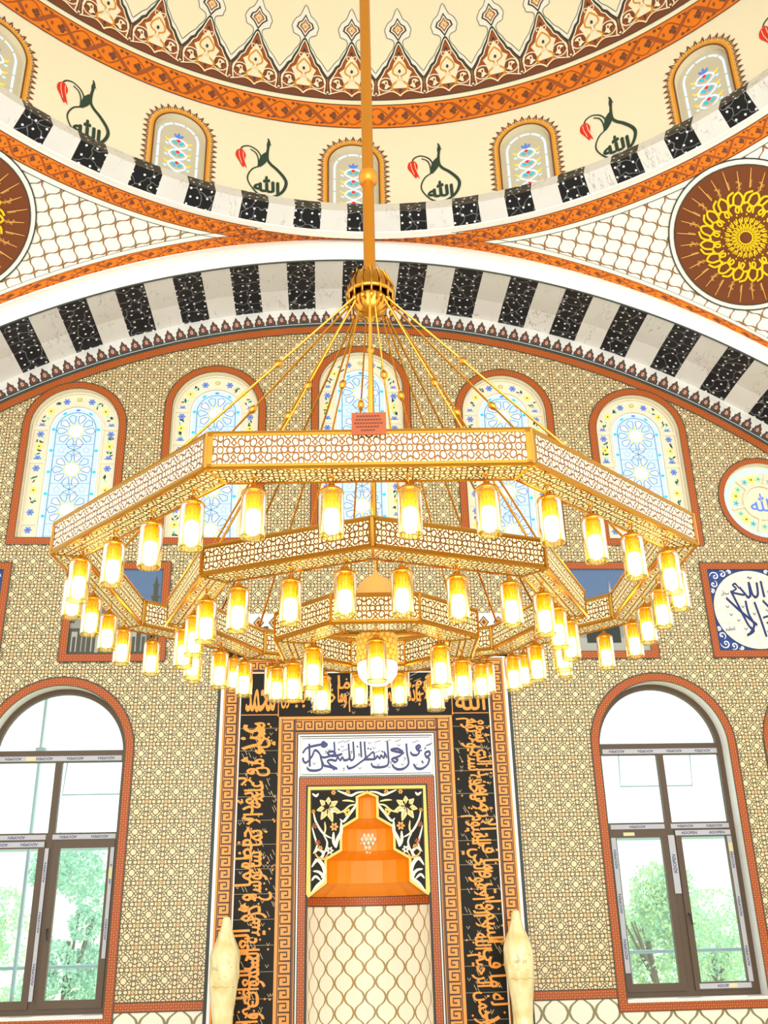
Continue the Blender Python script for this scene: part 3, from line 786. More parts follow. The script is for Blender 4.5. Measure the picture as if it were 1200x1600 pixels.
def stained_window(xc, zs, label=None):
    global wn
    wn += 1
    mp0 = wall_map(0.0)
    def mp(x, z, h=0): return (xc + x, -h, z)
    mb = MB(); o_out = arch_outline(0, .714, UB - .10, zs, 32); o_in = arch_outline(0, UHW, UB, zs, 32)
    mb.poly(o_out, 'border', mp, .010, [o_in])
    mb.stroke(o_out, .014, 'line', mp, .013, True); mb.stroke(o_in, .010, 'line', mp, .013, True)
    root = struct(mb.build('window_%d' % wn))
    mb = MB(); mb.poly(o_in, 'plaster', mp, -.10); 
    ed = o_in + [o_in[0]]
    mb.grid(lambda s, t: mp(*ed[int(round(s * (len(ed) - 1)))], .01 - .11 * t), len(ed) - 1, 1, 'plaster')
    # raised ribs that divide the flower panels
    for hw in (.585, .375): mb.stroke(arch_outline(0, hw, UB, zs, 30)[1:] + [arch_outline(0, hw, UB, zs)[0]], .022, 'plaster', mp, -.075)
    zz = [zs + .02, zs - .50, zs - 1.42, zs - 2.0]
    for z in zz:
        if z > UB: 
            for sx in (-1, 1): mb.box((xc + min(sx * .375, sx * .595), .08, z - .03), (xc + max(sx * .375, sx * .595), .10, z + .03), 'plaster')
    mb.build('plaster_frame', root)
    # turquoise glowing glass strip
    mb = MB()
    g_o = arch_outline(0, .345, UB + .02, zs, 30); g_i = arch_outline(0, .272, UB + .02, zs, 30)
    mb.poly(g_o, 'gblue', mp, -.088, [[(x, max(z, UB + .03)) for x, z in g_i]])
    mb.stroke(g_o[1:] + [g_o[0]], .014, 'gwhite', mp, -.085); mb.stroke(g_i[1:] + [g_i[0]], .014, 'came', mp, -.085)
    for d in [i * .33 for i in range(-1, 9)]:
        for sx in (-1, 1):
            z = zs - d
            if z > UB + .05 and d >= 0: mb.poly(ellipse(sx * .308, z, .027, .022, 0, 8), 'gcyan', mp, -.083)
    for a in (pi / 2, pi / 2 - .62, pi / 2 + .62): mb.poly(ellipse(.308 * cos(a), zs + .308 * sin(a), .032, .018, a + pi / 2, 8), 'gnavy' if a == pi / 2 else 'gcyan', mp, -.083)
    mb.build('glass_strip', root)
    mb = MB(); mb.poly(g_i, 'gblue', mp, -.094)
    def clip(x, z): return z > UB + .03 and abs(x) < .268 and (z < zs or hypot(x, z - zs) < .268)
    cz = zs - .02
    centres = []
    while cz > UB - .2: centres.append(cz); cz -= .60
    for c in centres: rosette(mb, 0, c, .262, mp, -.090, clip)
    for c in centres:
        m = c - .30
        if m - .1 < UB: continue
        for i in range(6):          # little stars and lines between the rosettes
            a = pi / 2 + i * pi / 3; mb.stroke([(0, m), (.11 * cos(a), m + .09 * sin(a))], .012, 'came', mp, -.087)
        for sx in (-1, 1):
            pts = [(sx * .17 + .055 * (1 if i % 2 == 0 else .42) * cos(pi / 2 + i * pi / 5), m + .06 * (1 if i % 2 == 0 else .42) * sin(pi / 2 + i * pi / 5)) for i in range(10)]
            mb.poly(pts, 'gwhite', mp, -.088); mb.stroke(pts, .008, 'came', mp, -.086, True)
        mb.stroke([(-.268, m + .09), (.268, m + .09)], .007, 'came', mp, -.087); mb.stroke([(-.268, m - .09), (.268, m - .09)], .007, 'came', mp, -.087)
    mb.build('rosette_glass', root)
    # flowers in the outer panels
    mb = MB(); h = -.094
    rnd = random.Random(int(xc * 100) + 5)
    def spray(pts):
        keys = ['gnavy', 'ggreen', 'gyellow', 'ggreen', 'gnavy']
        for i, (x, z) in enumerate(pts):
            kx = keys[i % 5]
            if kx == 'ggreen':
                for q in range(5): mb.poly(ellipse(x + rnd.uniform(-.04, .04), z + rnd.uniform(-.045, .045), .028, .010, rnd.uniform(0, 3), 6), 'ggreen' if q % 2 else 'charcoal', mp, h)
            else: flower(mb, x, z, .052, kx, mp, h, 6, 'charcoal')
    for sx in (-1, 1):
        spray([(sx * .482 * cos(a), zs + .482 * sin(a)) for a in (.12, .38, .66, .94, 1.2)])
        if zs - .5 > UB: spray([(sx * .482, zs - .07 - i * .095) for i in range(5)])
        if zs - 1.42 > UB - .3: spray([(sx * .482, zs - .60 - i * .165) for i in range(5) if zs - .60 - i * .165 > UB + .04])
        spray([(sx * .482, zs - 1.52 - i * .11) for i in range(5) if zs - 1.52 - i * .11 > UB + .04])
    for i in range(8): mb.poly(ellipse(.03 * cos(i * pi / 4), zs + .485 + .026 * sin(i * pi / 4), .007, .007, 0, 6), 'charcoal', mp, h)
    flower(mb, 0, zs + .485, .03, 'gyellow', mp, h, 6)
    mb.build('flower_glass', root)
for xc, zs in UPW: stained_window(xc, zs)

# ---- round windows high in the wall
def round_window(xc):
    global wn
    wn += 1
    def mp(x, z, h=0): return (xc + x, -h, ROUNDZ + z)
    mb = MB(); oo = ellipse(0, 0, .66, .66, 0, 48); ii = ellipse(0, 0, ROUNDR, ROUNDR, 0, 48)
    mb.poly(oo, 'border', mp, .010, [ii]); mb.stroke(oo, .014, 'line', mp, .013, True)
    root = struct(mb.build('window_%d' % wn))
    mb = MB(); mb.poly(ii, 'plaster', mp, -.09); ed = ii + [ii[0]]
    mb.grid(lambda s, t: mp(*ed[int(round(s * (len(ed) - 1)))], .01 - .10 * t), len(ed) - 1, 1, 'plaster')
    mb.stroke(ellipse(0, 0, .26, .26, 0, 32), .03, 'plaster', mp, -.06, True)
    for i in range(6):
        a = i * pi / 3 + .25; mb.stroke([(.27 * cos(a), .27 * sin(a)), (.46 * cos(a), .46 * sin(a))], .03, 'plaster', mp, -.06)
    mb.build('plaster_frame', root)
    mb = MB()
    for i in range(12):
        a0 = i * pi / 6 + .03; a1 = (i + 1) * pi / 6 - .03
        mb.poly(arc(0, 0, .54, a0, a1, 6) + arc(0, 0, .475, a1, a0, 6), 'gblue', mp, -.082)
    for i in range(6):
        a = i * pi / 3 + .25 + pi / 6
        flower(mb, .37 * cos(a), .37 * sin(a), .06, 'gyellow', mp, -.084, 6, 'charcoal')
        for sx in (-1, 1): flower(mb, .37 * cos(a + sx * .30), .37 * sin(a + sx * .30), .045, 'gcyan' if sx > 0 else 'ggreen', mp, -.084, 5, 'charcoal')
    mb.poly(ellipse(0, 0, .235, .235, 0, 32), 'plaster', mp, -.08)
    put_text(mb, 'الله', -.17, -.14, .34, .28, 'gnavy', mp, -.076)
    mb.build('coloured_glass', root)
for sx in (-1, 1): round_window(sx * ROUNDX)

# ---- tall lower windows
def low_window(xc, seed, full=True):
    global wn
    wn += 1; rnd = random.Random(seed)
    def mp(x, z, h=0): return (xc + x, -h, z)
    o_out = arch_outline(0, .935, -.985, LOWS, 36); o_in = arch_outline(0, LOWHW, LOWB, LOWS, 36)
    mb = MB(); mb.poly(o_out, 'border', mp, .010, [o_in]); mb.stroke(o_out, .016, 'line', mp, .013, True); mb.stroke(o_in, .012, 'line', mp, .013, True)
    root = struct(mb.build('window_%d' % wn))
    mb = MB(); ed = o_in + [o_in[0]]
    mb.grid(lambda s, t: mp(*ed[int(round(s * (len(ed) - 1)))], .012 - .33 * t), len(ed) - 1, 1, 'panelwhite'); mb.build('reveal', root)
    mb = MB(); mb.box((xc - .83, -.03, -.895), (xc + .83, .21, -.86), 'wmarble'); mb.build('sill', root)
    Y0, Y1 = .20, .27
    def bar(mb, x0, z0, x1, z1, key='pvc', y0=Y0, y1=Y1): mb.box((xc + x0, y0, z0), (xc + x1, y1, z1), key)
    mb = MB()
    a_in = [( -.76, LOWS)] ; 
    ring_o = arc(0, LOWS, .83, 0, pi, 36); ring_i = arc(0, LOWS, .765, 0, pi, 36)
    for h in (-Y0, -Y1): mb.poly(ring_o + ring_i[::-1], 'pvc', mp, h)
    mb.grid(lambda s, t: mp(*ring_i[int(round(s * 36))], -Y0 - (Y1 - Y0) * t), 36, 1, 'pvc')
    bar(mb, -.83, -.86, -.765, LOWS); bar(mb, .765, -.86, .83, LOWS)
    bar(mb, -.765, -.86, .765, -.80)
    bar(mb, -.765, 1.90, .765, 2.04); bar(mb, -.765, .985, .765, 1.075); bar(mb, -.04, 1.075, .04, 1.90); bar(mb, -.05, -.80, .05, .985)
    mb.build('frame', root)
    for side in (-1, 1):
        x0, x1 = (-.765, -.05) if side < 0 else (.05, .765); t = .075
        mb = MB(); y0, y1 = .175, .235
        bar(mb, x0, -.80, x0 + t, .985, 'pvc', y0, y1); bar(mb, x1 - t, -.80, x1, .985, 'pvc', y0, y1)
        bar(mb, x0 + t, -.80, x1 - t, -.715, 'pvc', y0, y1); bar(mb, x0 + t, .90, x1 - t, .985, 'pvc', y0, y1)
        sash = mb.build('sash', root)
        mb = MB(); bar(mb, x0 + t, -.715, x1 - t, .90, 'pane', .205, .211); mb.build('pane', sash)
        if side > 0:
            mb = MB(); mb.tube([(xc + x0 + .035, .175, .02), (xc + x0 + .035, .13, .02), (xc + x0 + .05, .125, -.10)], [.010, .010, .008], 'blackmetal', 8); mb.build('handle', sash)
    mb = MB(); bar(mb, -.765, 1.075, -.04, 1.90, 'pane', .232, .238); bar(mb, .04, 1.075, .765, 1.90, 'pane', .232, .238)
    mb.poly([(-.765, 2.04), (.765, 2.04)] + [p for p in arc(0, LOWS, .768, .085, pi - .085, 30)], 'pane', mp, -.235); mb.build('upper_pane', root)
    # printed protective film still on the profiles
    mb = MB()
    def film(x0, z0, x1, z1, h, vertical=False, flip=False):
        mb.poly([(x0, z0), (x1, z0), (x1, z1), (x0, z1)], 'film', mp, h)
        if vertical:
            w = x1 - x0; n = max(1, int((z1 - z0) / .42))
            for i in range(n):
                zc = z0 + (z1 - z0) * (i + .5) / n
                put_text(mb, 'ADOPEN', -.11, -.5 * w * .55, .22, w * .55, 'filmink', mp, h + .001, .02, lambda a, b, zc=zc, xx=(x0 + x1) / 2: (xx - b, zc + a), False)
        else:
            w = z1 - z0; n = max(1, int((x1 - x0) / .34)); s = -1 if flip else 1
            for i in range(n):
                xx = x0 + (x1 - x0) * (i + .5) / n
                put_text(mb, 'ADOPEN', -.10, -.5 * w * .55, .20, w * .55, 'filmink', mp, h + .001, .02, lambda a, b, xx=xx, zc=(z0 + z1) / 2, s=s: (xx + s * a, zc + s * b), False)
    film(-.74, 1.915, .755, 1.975, -Y0 + .001, False, True)
    film(-.74, 1.0, -.06, 1.055, -Y0 + .001, False, True); film(.02, 1.0, .76, 1.055, -Y0 + .001, False, True)
    F = -.175 + .001
    if seed == 1:
        film(.055, .915, .755, .975, F, False, False); film(.70, -.72, .755, .90, F, True); film(.10, -.785, .72, -.73, F); film(-.045, .25, .035, .92, -.172, True)
        film(-.76, -.6, -.70, .90, F, True)
        mb.poly([(-.60, .92), (-.46, .92), (-.46, .96), (-.60, .96)], 'sticker', mp, F + .002); mb.poly([(.70, .72), (.755, .72), (.755, .82), (.70, .82)], 'sticker', mp, F + .003); mb.poly([(.45, -.78), (.55, -.78), (.55, -.735), (.45, -.735)], 'sticker', mp, F + .003)
    else:
        film(-.755, .915, -.06, .975, F, False, True); film(-.045, -.72, .0, .90, -.172, True); film(.72, -.3, .762, .90, F, True)
        mb.poly([(-.40, 1.92), (-.28, 1.92), (-.28, 1.97), (-.40, 1.97)], 'sticker', mp, -Y0 + .003); mb.poly([(.72, .55), (.76, .55), (.76, .68), (.72, .68)], 'sticker', mp, F + .003)
    mb.build('printed_film', root)
low_window(-LOWX, 2); low_window(LOWX, 1); low_window(6.0, 3); low_window(-6.0, 4)

# ================================================================== THINGS
# ---- mihrab
MY = -.10
mih = tag(empty('mihrab', (0, 0, FLOOR)), 'tall tiled prayer niche with black calligraphy bands, key borders and orange stepped hood', 'prayer niche')
MM0 = wall_map(MY)
def child(mb, name, parent=mih, smooth=False):
    o = mb.build(name, None, smooth)
    o.parent = parent
    if parent is mih: o.matrix_parent_inverse = Matrix.Translation((0, 0, -FLOOR))
    else: pass
    return o
MTOP, MCR = 3.09, 3.70
mb = MB()
MM = MM0
face = [(-1.84, FLOOR), (1.84, FLOOR), (1.84, MTOP), (-1.84, MTOP)]
mb.poly(face, 'keydark', MM, 0, [[(x, max(z, FLOOR + .01)) for x, z in niche_out]])
for sx in (-1, 1): mb.grid(lambda s, t: (sx * 1.84, MY * s, FLOOR + (MCR - FLOOR) * t), 1, 1, 'panelwhite')
mb.grid(lambda s, t: (-1.84 + 3.68 * s, MY * (1 - t), MCR), 1, 1, 'panelwhite')
child(mb, 'surround')
def frame_band(mb, ho, zo, hi, zi, key, h, bottom=FLOOR):
    """an upside-down U of tiles: outer half width ho and top zo, inner half width hi and top zi"""
    mb.poly([(-ho, bottom), (-hi, bottom), (-hi, zi), (hi, zi), (hi, bottom), (ho, bottom), (ho, zo), (-ho, zo)], key, MM, h)
mb = MB()
frame_band(mb, 1.84, 3.13, 1.80, 3.12, 'charcoal', .002); frame_band(mb, 1.80, 3.12, 1.765, 3.10, 'panelwhite', .003)
frame_band(mb, 1.765, 3.09, 1.56, 2.925, 'keyorange', .004); frame_band(mb, 1.56, 2.925, 1.548, 2.915, 'ggreen' if 0 else 'panelwhite', .006)
frame_band(mb, 1.075, 2.37, .852, 2.165, 'keyorange', .004); frame_band(mb, .852, 2.165, .835, 2.15, 'charcoal', .005); frame_band(mb, .835, 2.15, .82, 2.135, 'panelwhite', .006)
def key_run(mb, length_, width, per, place, w=.019):
    n = max(1, round(length_ / per)); p = length_ / n
    def at(pts): return [place(a * p, b * width) for a, b in pts]
    for i in range(n):
        for pts in ([(i, 0), (i, 1), (i + .70, 1), (i + .70, .36), (i + .34, .36), (i + .34, .68)],):
            mb.stroke(at(pts), w, 'keydark', MM, .008)
    mb.stroke(at([(0, 0), (n, 0)]), w, 'keydark', MM, .0085)
# outer key border: up the two sides and across the top; inner one the same
for sx in (-1, 1):
    for x0, wd, zt in ((1.592, .125, 3.05), (.885, .13, 2.325)):
        key_run(mb, zt - FLOOR, wd, .128, lambda a, b: (sx * (x0 + b), FLOOR + a))
        for xx in (x0 - .018, x0 + wd + .018): mb.stroke([(sx * xx, FLOOR), (sx * xx, zt + .02)], .010, 'keydark', MM, .007)
key_run(mb, 3.2, .09, .128, lambda a, b: (-1.6 + a, 2.955 + b), .018); key_run(mb, 1.77, .11, .128, lambda a, b: (-.885 + a, 2.195 + b))
for zz, hw_ in ((2.94, 1.58), (3.068, 1.72), (2.18, .87), (2.33, 1.035)): mb.stroke([(-hw_, zz), (hw_, zz)], .010, 'keydark', MM, .007)
child(mb, 'key_border')
# black bands with the orange verse
mb = MB()
frame_band(mb, 1.545, 2.915, 1.075, 2.37, 'mblack', .005)
for sx in (-1, 1):
    mb.stroke([(sx * 1.54, 2.395), (sx * 1.075, 2.395)], .010, 'keyorange', MM, .008); mb.stroke([(sx * 1.085, 2.37), (sx * 1.085, 2.91)], .010, 'keyorange', MM, .008)
    for i in range(15): mb.stroke([(sx * 1.08, FLOOR + .1 + i * .27), (sx * 1.54, FLOOR + .1 + i * .27)], .004, 'thin', MM, .006)
band_o = child(mb, 'calligraphy_band')
mb = MB()
LT = .010
def verse(mb, lines, length_, y0s, hts, rot, rnd):
    for (txt, (a0, a1), y0, hg) in lines:
        put_text(mb, txt, a0, y0, a1 - a0, hg, 'letter', MM, LT + rnd.random() * .002, .004, rot, True, .0045)
rnd = random.Random(3)
def rotL(a, b): return (-1.09 - b, 2.33 - (3.98 - a)) if 0 else (-1.09 - b, 2.33 - 3.98 + a)
def rotR(a, b): return (1.09 + b, 2.33 - a)
# right band reads upwards from the floor, left band downwards; both lines interlace
verse(mb, [('بسم الله الرحمن الرحيم الله لا اله الا', (2.0, 3.95), .02, .36), ('هو الحي القيوم لا تاخذه سنة ولا نوم', (.0, 2.0), .02, .36),
           ('له ما في السموات وما في الارض', (.9, 3.2), .15, .31), ('من ذا الذي يشفع', (.02, .9), .15, .31), ('الحمد', (3.25, 3.9), .18, .26)], 0, 0, 0, rotR, rnd)
verse(mb, [('بشيء من علمه الا بما شاء', (2.2, 3.95), .02, .36), ('وسع كرسيه السموات والارض', (.3, 2.2), .02, .36),
           ('ولا يؤده حفظهما وهو العلي', (1.2, 3.4), .15, .31), ('العظيم صدق الله', (.02, 1.2), .15, .31), ('عنده', (3.45, 3.95), .18, .26)], 0, 0, 0, rotL, rnd)
put_text(mb, 'عنده الا باذنه يعلم ما بين', -.05, 2.43, 1.10, .34, 'letter', MM, LT, .004, None, True, .005); put_text(mb, 'ايديهم وما خلفهم ولا يحيطون', -1.05, 2.42, 1.06, .34, 'letter', MM, LT + .001, .004, None, True, .005)
put_text(mb, 'يشفع ما يعلم', .1, 2.62, .9, .26, 'letter', MM, LT + .002, .004, None, True, .005); put_text(mb, 'وما خلفهم', -.95, 2.62, .85, .26, 'letter', MM, LT + .002, .004, None, True, .005)
put_text(mb, 'الله', 1.13, 2.43, .37, .36, 'letter', MM, LT, .004, None, True, .005); put_text(mb, 'محمد', -1.49, 2.43, .36, .36, 'letter', MM, LT, .004, None, True, .005)
for i in range(420):
    q = rnd.random()
    if q < .42: x = -rnd.uniform(1.09, 1.53); z = rnd.uniform(-1.3, 2.3)
    elif q < .84: x = rnd.uniform(1.09, 1.53); z = rnd.uniform(-1.3, 2.3)
    else: x = rnd.uniform(-1.0, 1.0); z = rnd.uniform(2.42, 2.88)
    k = rnd.random()
    if k < .4: mb.stroke([(x, z), (x + .03, z - .06)] if q < .84 else [(x, z), (x + .09, z + .04)], .007, 'thin', MM, .0095)
    elif k < .7: mb.stroke([(x, z), (x + .018, z - .03), (x + .036, z)], .008, 'thin', MM, .0095)
    else: mb.poly([(x, z), (x + .014, z + .014), (x + .028, z), (x + .014, z - .014)], 'letter', MM, .0095)
o = mb.build('verse_lettering'); o.parent = band_o
for o in band_o.children: o.matrix_parent_inverse = (Matrix.Translation((0, 0, FLOOR)) @ Matrix.Translation((0, 0, -FLOOR))).inverted()

# white inscription panel
mb = MB()
mb.poly([(-.82, 1.635), (.82, 1.635), (.82, 2.135), (-.82, 2.135)], 'panelwhite', MM, .006)
for (x0, z0, x1, z1, w) in ((-.81, 1.645, .81, 2.125, .012), (-.785, 1.67, .785, 2.10, .008)): mb.stroke([(x0, z0), (x1, z0), (x1, z1), (x0, z1)], w, 'charcoal', MM, .008, True)
insc = child(mb, 'inscription_panel')
mb = MB()
def I(px, py): return (-.835 + (px - 40) / 1072 * 1.67, 2.133 - (py - 55) / 318 * .49)
def pen(pts, w=.032, n=8, ang=1.15): mb.nib(bez([I(*p) for p in pts], n), w, ang, 'navy', MM, .0095 + rnd.random() * .002)
# the sentence, letter stroke by letter stroke, right to left
pen([(1045, 235), (1075, 215), (1070, 190), (1040, 200), (1045, 230), (1068, 245), (1055, 290), (1010, 322), (965, 318), (945, 285)])          # fa-waw
pen([(1010, 262), (1020, 280)], .03, 3)
pen([(975, 165), (1000, 158), (995, 140), (970, 150), (975, 175), (995, 185), (975, 215), (935, 212), (925, 190)], .030)                       # waw
pen([(892, 125), (896, 200), (905, 280), (870, 318), (820, 325), (785, 305), (780, 285)])                                                     # lam
pen([(865, 190), (820, 165), (770, 172), (800, 185), (855, 200), (830, 225), (775, 245), (800, 270), (820, 250), (790, 235)], .030)              # ja-ha
pen([(742, 108), (745, 180), (748, 270), (725, 300), (665, 308), (625, 300), (612, 275)], .030)                                                # kaf stem
pen([(735, 235), (722, 200), (712, 235), (690, 215), (680, 240), (660, 220), (645, 242), (600, 245), (570, 240)], .028)                          # shin
pen([(640, 245), (630, 190), (595, 215), (560, 243), (620, 245)], .028)                                                                       # ta loop
pen([(562, 105), (565, 180), (572, 240)], .030, 6)
pen([(570, 240), (530, 265), (480, 300), (435, 312), (425, 290)], .030)                                                                       # ra
pen([(530, 105), (533, 170), (536, 228)], .030, 6)                                                                                            # alif
pen([(472, 105), (475, 170), (478, 225), (462, 250), (440, 235), (450, 215), (430, 245), (395, 250)], .030)                                      # lam mim
pen([(435, 120), (440, 190), (445, 245)], .028, 6)
pen([(400, 250), (385, 225), (372, 250), (350, 228), (335, 252), (300, 245), (270, 255), (300, 290), (345, 315), (290, 300), (245, 290)], .028)  # sin jim
pen([(245, 290), (225, 250), (215, 215), (230, 300), (190, 325), (130, 322), (110, 300)], .030)                                                 # dal
pen([(322, 105), (326, 160), (330, 215), (385, 200), (350, 210), (300, 215), (270, 190), (310, 180), (330, 200), (255, 225), (222, 222)], .028)  # lam ha
pen([(222, 222), (200, 185), (170, 170), (150, 215), (110, 262), (85, 255), (80, 225)], .030)                                                   # ra
pen([(127, 118), (130, 200), (133, 295)], .034, 6)                                                                                            # alif
pen([(265, 125), (235, 105), (225, 135), (255, 140), (262, 120), (190, 130), (110, 150), (78, 190)], .030)                                      # mim
for px, py in ((1040, 165), (590, 160), (610, 165), (505, 145), (868, 200), (360, 165), (700, 185), (715, 190), (318, 320), (1008, 180)):
    x, z = I(px, py); mb.poly([(x - .013, z), (x, z + .016), (x + .013, z), (x, z - .016)], 'navy', MM, .010)
for px, py in ((1040, 150), (940, 120), (800, 110), (720, 110), (640, 115), (400, 110), (350, 115), (640, 195), (380, 180), (1050, 140)): mb.stroke([I(px, py), I(px + 50, py - 18)], .007, 'navy', MM, .010)
for px, py in ((950, 285), (845, 280), (740, 300), (655, 280), (510, 305), (155, 265), (375, 135), (590, 110), (625, 150), (820, 130), (270, 160)):
    mb.stroke([I(px, py), I(px + 12, py + 16), I(px + 24, py)], .008, 'navy', MM, .010)
for px, py in ((450, 190), (510, 210), (390, 320), (250, 185), (760, 275), (870, 245)): mb.stroke(bez([I(px, py), I(px + 8, py - 12), I(px + 12, py), I(px, py + 14)], 3), .007, 'navy', MM, .010)
o = mb.build('inscription_lettering'); o.parent = insc; o.matrix_parent_inverse = insc.matrix_parent_inverse.inverted() @ Matrix.Identity(4) if 0 else Matrix.Identity(4)

# tile border round the niche, yellow edge and black flowered spandrels
mb = MB()
frame_band(mb, .82, 1.635, .725, 1.535, 'border', .006); frame_band(mb, .82, 1.635, .812, 1.627, 'charcoal', .009); frame_band(mb, .733, 1.543, .722, 1.532, 'charcoal', .009)
child(mb, 'niche_border')
mb = MB()
hoodline = [(-.705, .30), (-.497, .445), (-.497, .70), (-.316, .80), (-.316, 1.05), (-.122, 1.16), (-.122, 1.40), (0, 1.455)]
hoodfull = hoodline + [(-x, z) for x, z in hoodline[-2::-1]]
mb.poly([(-.725, .30), (-.725, 1.535), (.725, 1.535), (.725, .30)] + hoodfull[::-1], 'mblack', MM, .004)
mb.stroke([(-.695, .32), (-.695, 1.507), (.695, 1.507), (.695, .32)], .05, 'honey', MM, .007); mb.stroke([(-.665, .34), (-.665, 1.478), (.665, 1.478), (.665, .34)], .008, 'charcoal', MM, .008)
mb.stroke(hoodfull, .034, 'honey', MM, .009)
sp = child(mb, 'spandrel')
mb = MB()
def FQ(a, b): return (-.665 + (a - 135) / 445 * .665, 1.477 - (b - 480) / 790 * 1.17)
for sx in (1, -1):
    def Q(pts): return [(sx * x, z) for x, z in (FQ(*p) for p in pts)]
    hh = .010
    for ang, ln, wd in ((-2.4, 75, 40), (-1.5, 70, 42), (-.55, 80, 40), (.35, 95, 38), (1.25, 105, 40), (2.1, 95, 42), (2.9, 80, 40)):
        ca, sa = cos(ang), sin(ang); base = (265, 610)
        pt = lambda l, w_: (base[0] + ca * l - sa * w_, base[1] + sa * l + ca * w_)
        mb.poly(Q(bez([pt(10, -8), pt(ln * .5, -wd * .6), pt(ln * .9, -wd * .35), pt(ln * 1.15, 0), pt(ln * .9, wd * .35), pt(ln * .5, wd * .6), pt(10, 8), pt(10, -8)], 4)), 'floralyellow', MM, hh)
        mb.stroke(Q([pt(20, 0), pt(ln * .95, 0)]), .007, 'thin', MM, hh + .002)
    mb.poly(Q(ellipse(255, 605, 24, 20, 0, 10)), 'mblack', MM, hh + .003); mb.poly(Q(ellipse(300, 640, 16, 12, .5, 8)), 'floralcream', MM, hh + .003)
    for pts in ([(330, 660), (390, 640), (440, 600), (500, 590)], [(240, 720), (245, 780), (230, 830)], [(380, 560), (430, 560), (480, 570)]): mb.stroke(Q(bez(pts, 5)), .022, 'floralyellow', MM, hh + .001, False, .5)
    for pts, w in (([(560, 490), (500, 500), (450, 520), (390, 500), (340, 480)], .02), ([(500, 560), (480, 610), (440, 660), (390, 720), (360, 700)], .022), ([(140, 500), (170, 520), (190, 500)], .02),
                   ([(370, 720), (370, 800), (340, 860), (330, 920)], .03), ([(330, 920), (310, 870), (310, 800)], .025), ([(150, 640), (170, 720), (230, 810), (300, 850)], .018), ([(140, 760), (160, 830), (180, 900), (150, 960)], .016),
                   ([(160, 960), (190, 930), (230, 960), (200, 1010), (165, 1000)], .022), ([(230, 820), (260, 880), (240, 950), (180, 1020)], .016), ([(140, 1060), (180, 1010), (220, 1040), (240, 1100), (215, 1140)], .030),
                   ([(150, 1090), (200, 1100), (235, 1150), (180, 1200), (140, 1250)], .026), ([(140, 1160), (170, 1130), (210, 1160)], .02)):
        mb.stroke(Q(bez(pts, 6)), w * 1.45, 'floralcream', MM, hh + .001, False, .5)
    for (a, b, r, k) in ((420, 650, .045, 'honey'), (315, 760, .05, 'palegold'), (425, 495, .03, 'palegold'), (310, 495, .03, 'palegold'), (160, 750, .035, 'rust'), (185, 880, .035, 'rust'), (280, 940, .045, 'floralcream'), (205, 920, .03, 'palegold'), (150, 640, .025, 'amber')):
        x, z = FQ(a, b); flower(mb, sx * x, z, r, k, MM, hh + .003, 6, 'rust')
    mb.stroke(Q(bez([(160, 950), (190, 990), (240, 1000), (265, 960)], 6)), .025, 'palegold', MM, hh + .002, False, .5)
o = mb.build('flower_scrolls'); o.parent = sp
# hood: stacked faceted tiers, and the curved trellis wall below
mb = MB()
DEP = .82
def nich(r, a, z): return (r * cos(a), MY + .002 + r * DEP * sin(a), z)
hl = [(-x, z) for x, z in hoodline]
for (ra, za), (rb, zb) in zip(hl[:-1], hl[1:]):
    mb.grid(lambda s, t: nich(ra + (rb - ra) * t, pi * s, za + (zb - za) * t), 8, 1, 'hood')
hood = child(mb, 'hood')
mb = MB(); mb.grid(lambda s, t: nich(.704, pi * s, .195 + .105 * t), 32, 1, 'border')
for zz in (.19, .292): mb.grid(lambda s, t: nich(.700, pi * s, zz + .010 * t), 32, 1, 'line')
mb.grid(lambda s, t: nich(.706, pi * s, FLOOR + (.20 - FLOOR) * t), 40, 1, 'niche', lambda s, t: (s * .706 * 2.87, FLOOR + (.2 - FLOOR) * t))
child(mb, 'niche_wall', mih)
# crest strip above
mb = MB()
mb.poly([(-1.84, MTOP + .03), (1.84, MTOP + .03), (1.84, 3.46), (-1.84, 3.46)], 'mblack', MM, .002)
mb.poly([(-1.84, 3.46), (1.84, 3.46), (1.84, MCR), (-1.84, MCR)], 'panelwhite', MM, .004)
for i in range(19):
    x = -1.75 + i * 3.5 / 18; d = lambda k: [(x - .07 * k, 3.575), (x, 3.575 + .085 * k), (x + .07 * k, 3.575), (x, 3.575 - .085 * k)]
    mb.poly(d(1), 'charcoal', MM, .006); mb.poly(d(.75), 'palegold', MM, .008); mb.poly(d(.45), 'brown', MM, .010)
    mb.stroke([(x + .097, 3.46), (x + .097, 3.53)], .06, 'charcoal', MM, .006)
for i in range(-8, 9): mb.stroke(bez([(i * .21 - .1, 3.2), (i * .21, 3.36), (i * .21 + .1, 3.2)], 5), .02, 'letter', MM, .006)
child(mb, 'crest_strip')

# ---- small crystal lamp hanging inside the niche
nl = tag(empty('hanging_lamp', (.02, .22, 1.38)), 'small white crystal lamp hanging on a chain inside the orange niche hood', 'lamp')
nl.scale = (1.3, 1.3, 1.12)
mb = MB(); mb.tube([(0, 0, 0), (0, 0, -.33)], .004, 'brown', 6); mb.lathe([(.001, .03), (.04, .0), (.025, -.03), (.008, -.08), (.001, -.12)], 'honey', 12); mb.build('chain', nl)
mb = MB()
for ring_r, z, n in ((.095, -.40, 14), (.075, -.36, 12), (.08, -.44, 12), (.05, -.48, 9), (.03, -.52, 6)):
    for i in range(n):
        a = 2 * pi * i / n; mb.lathe([(.001, .026), (.016, .012), (.018, 0), (.012, -.016), (.001, -.026)], 'floralcream', 6, (ring_r * cos(a), ring_r * sin(a), z))
mb.build('crystal_drops', nl)
mb = MB(); mb.lathe([(.004, -.32), (.03, -.34), (.09, -.38), (.092, -.40), (.05, -.45), (.012, -.50)], 'honey', 16); mb.build('crown', nl, True)

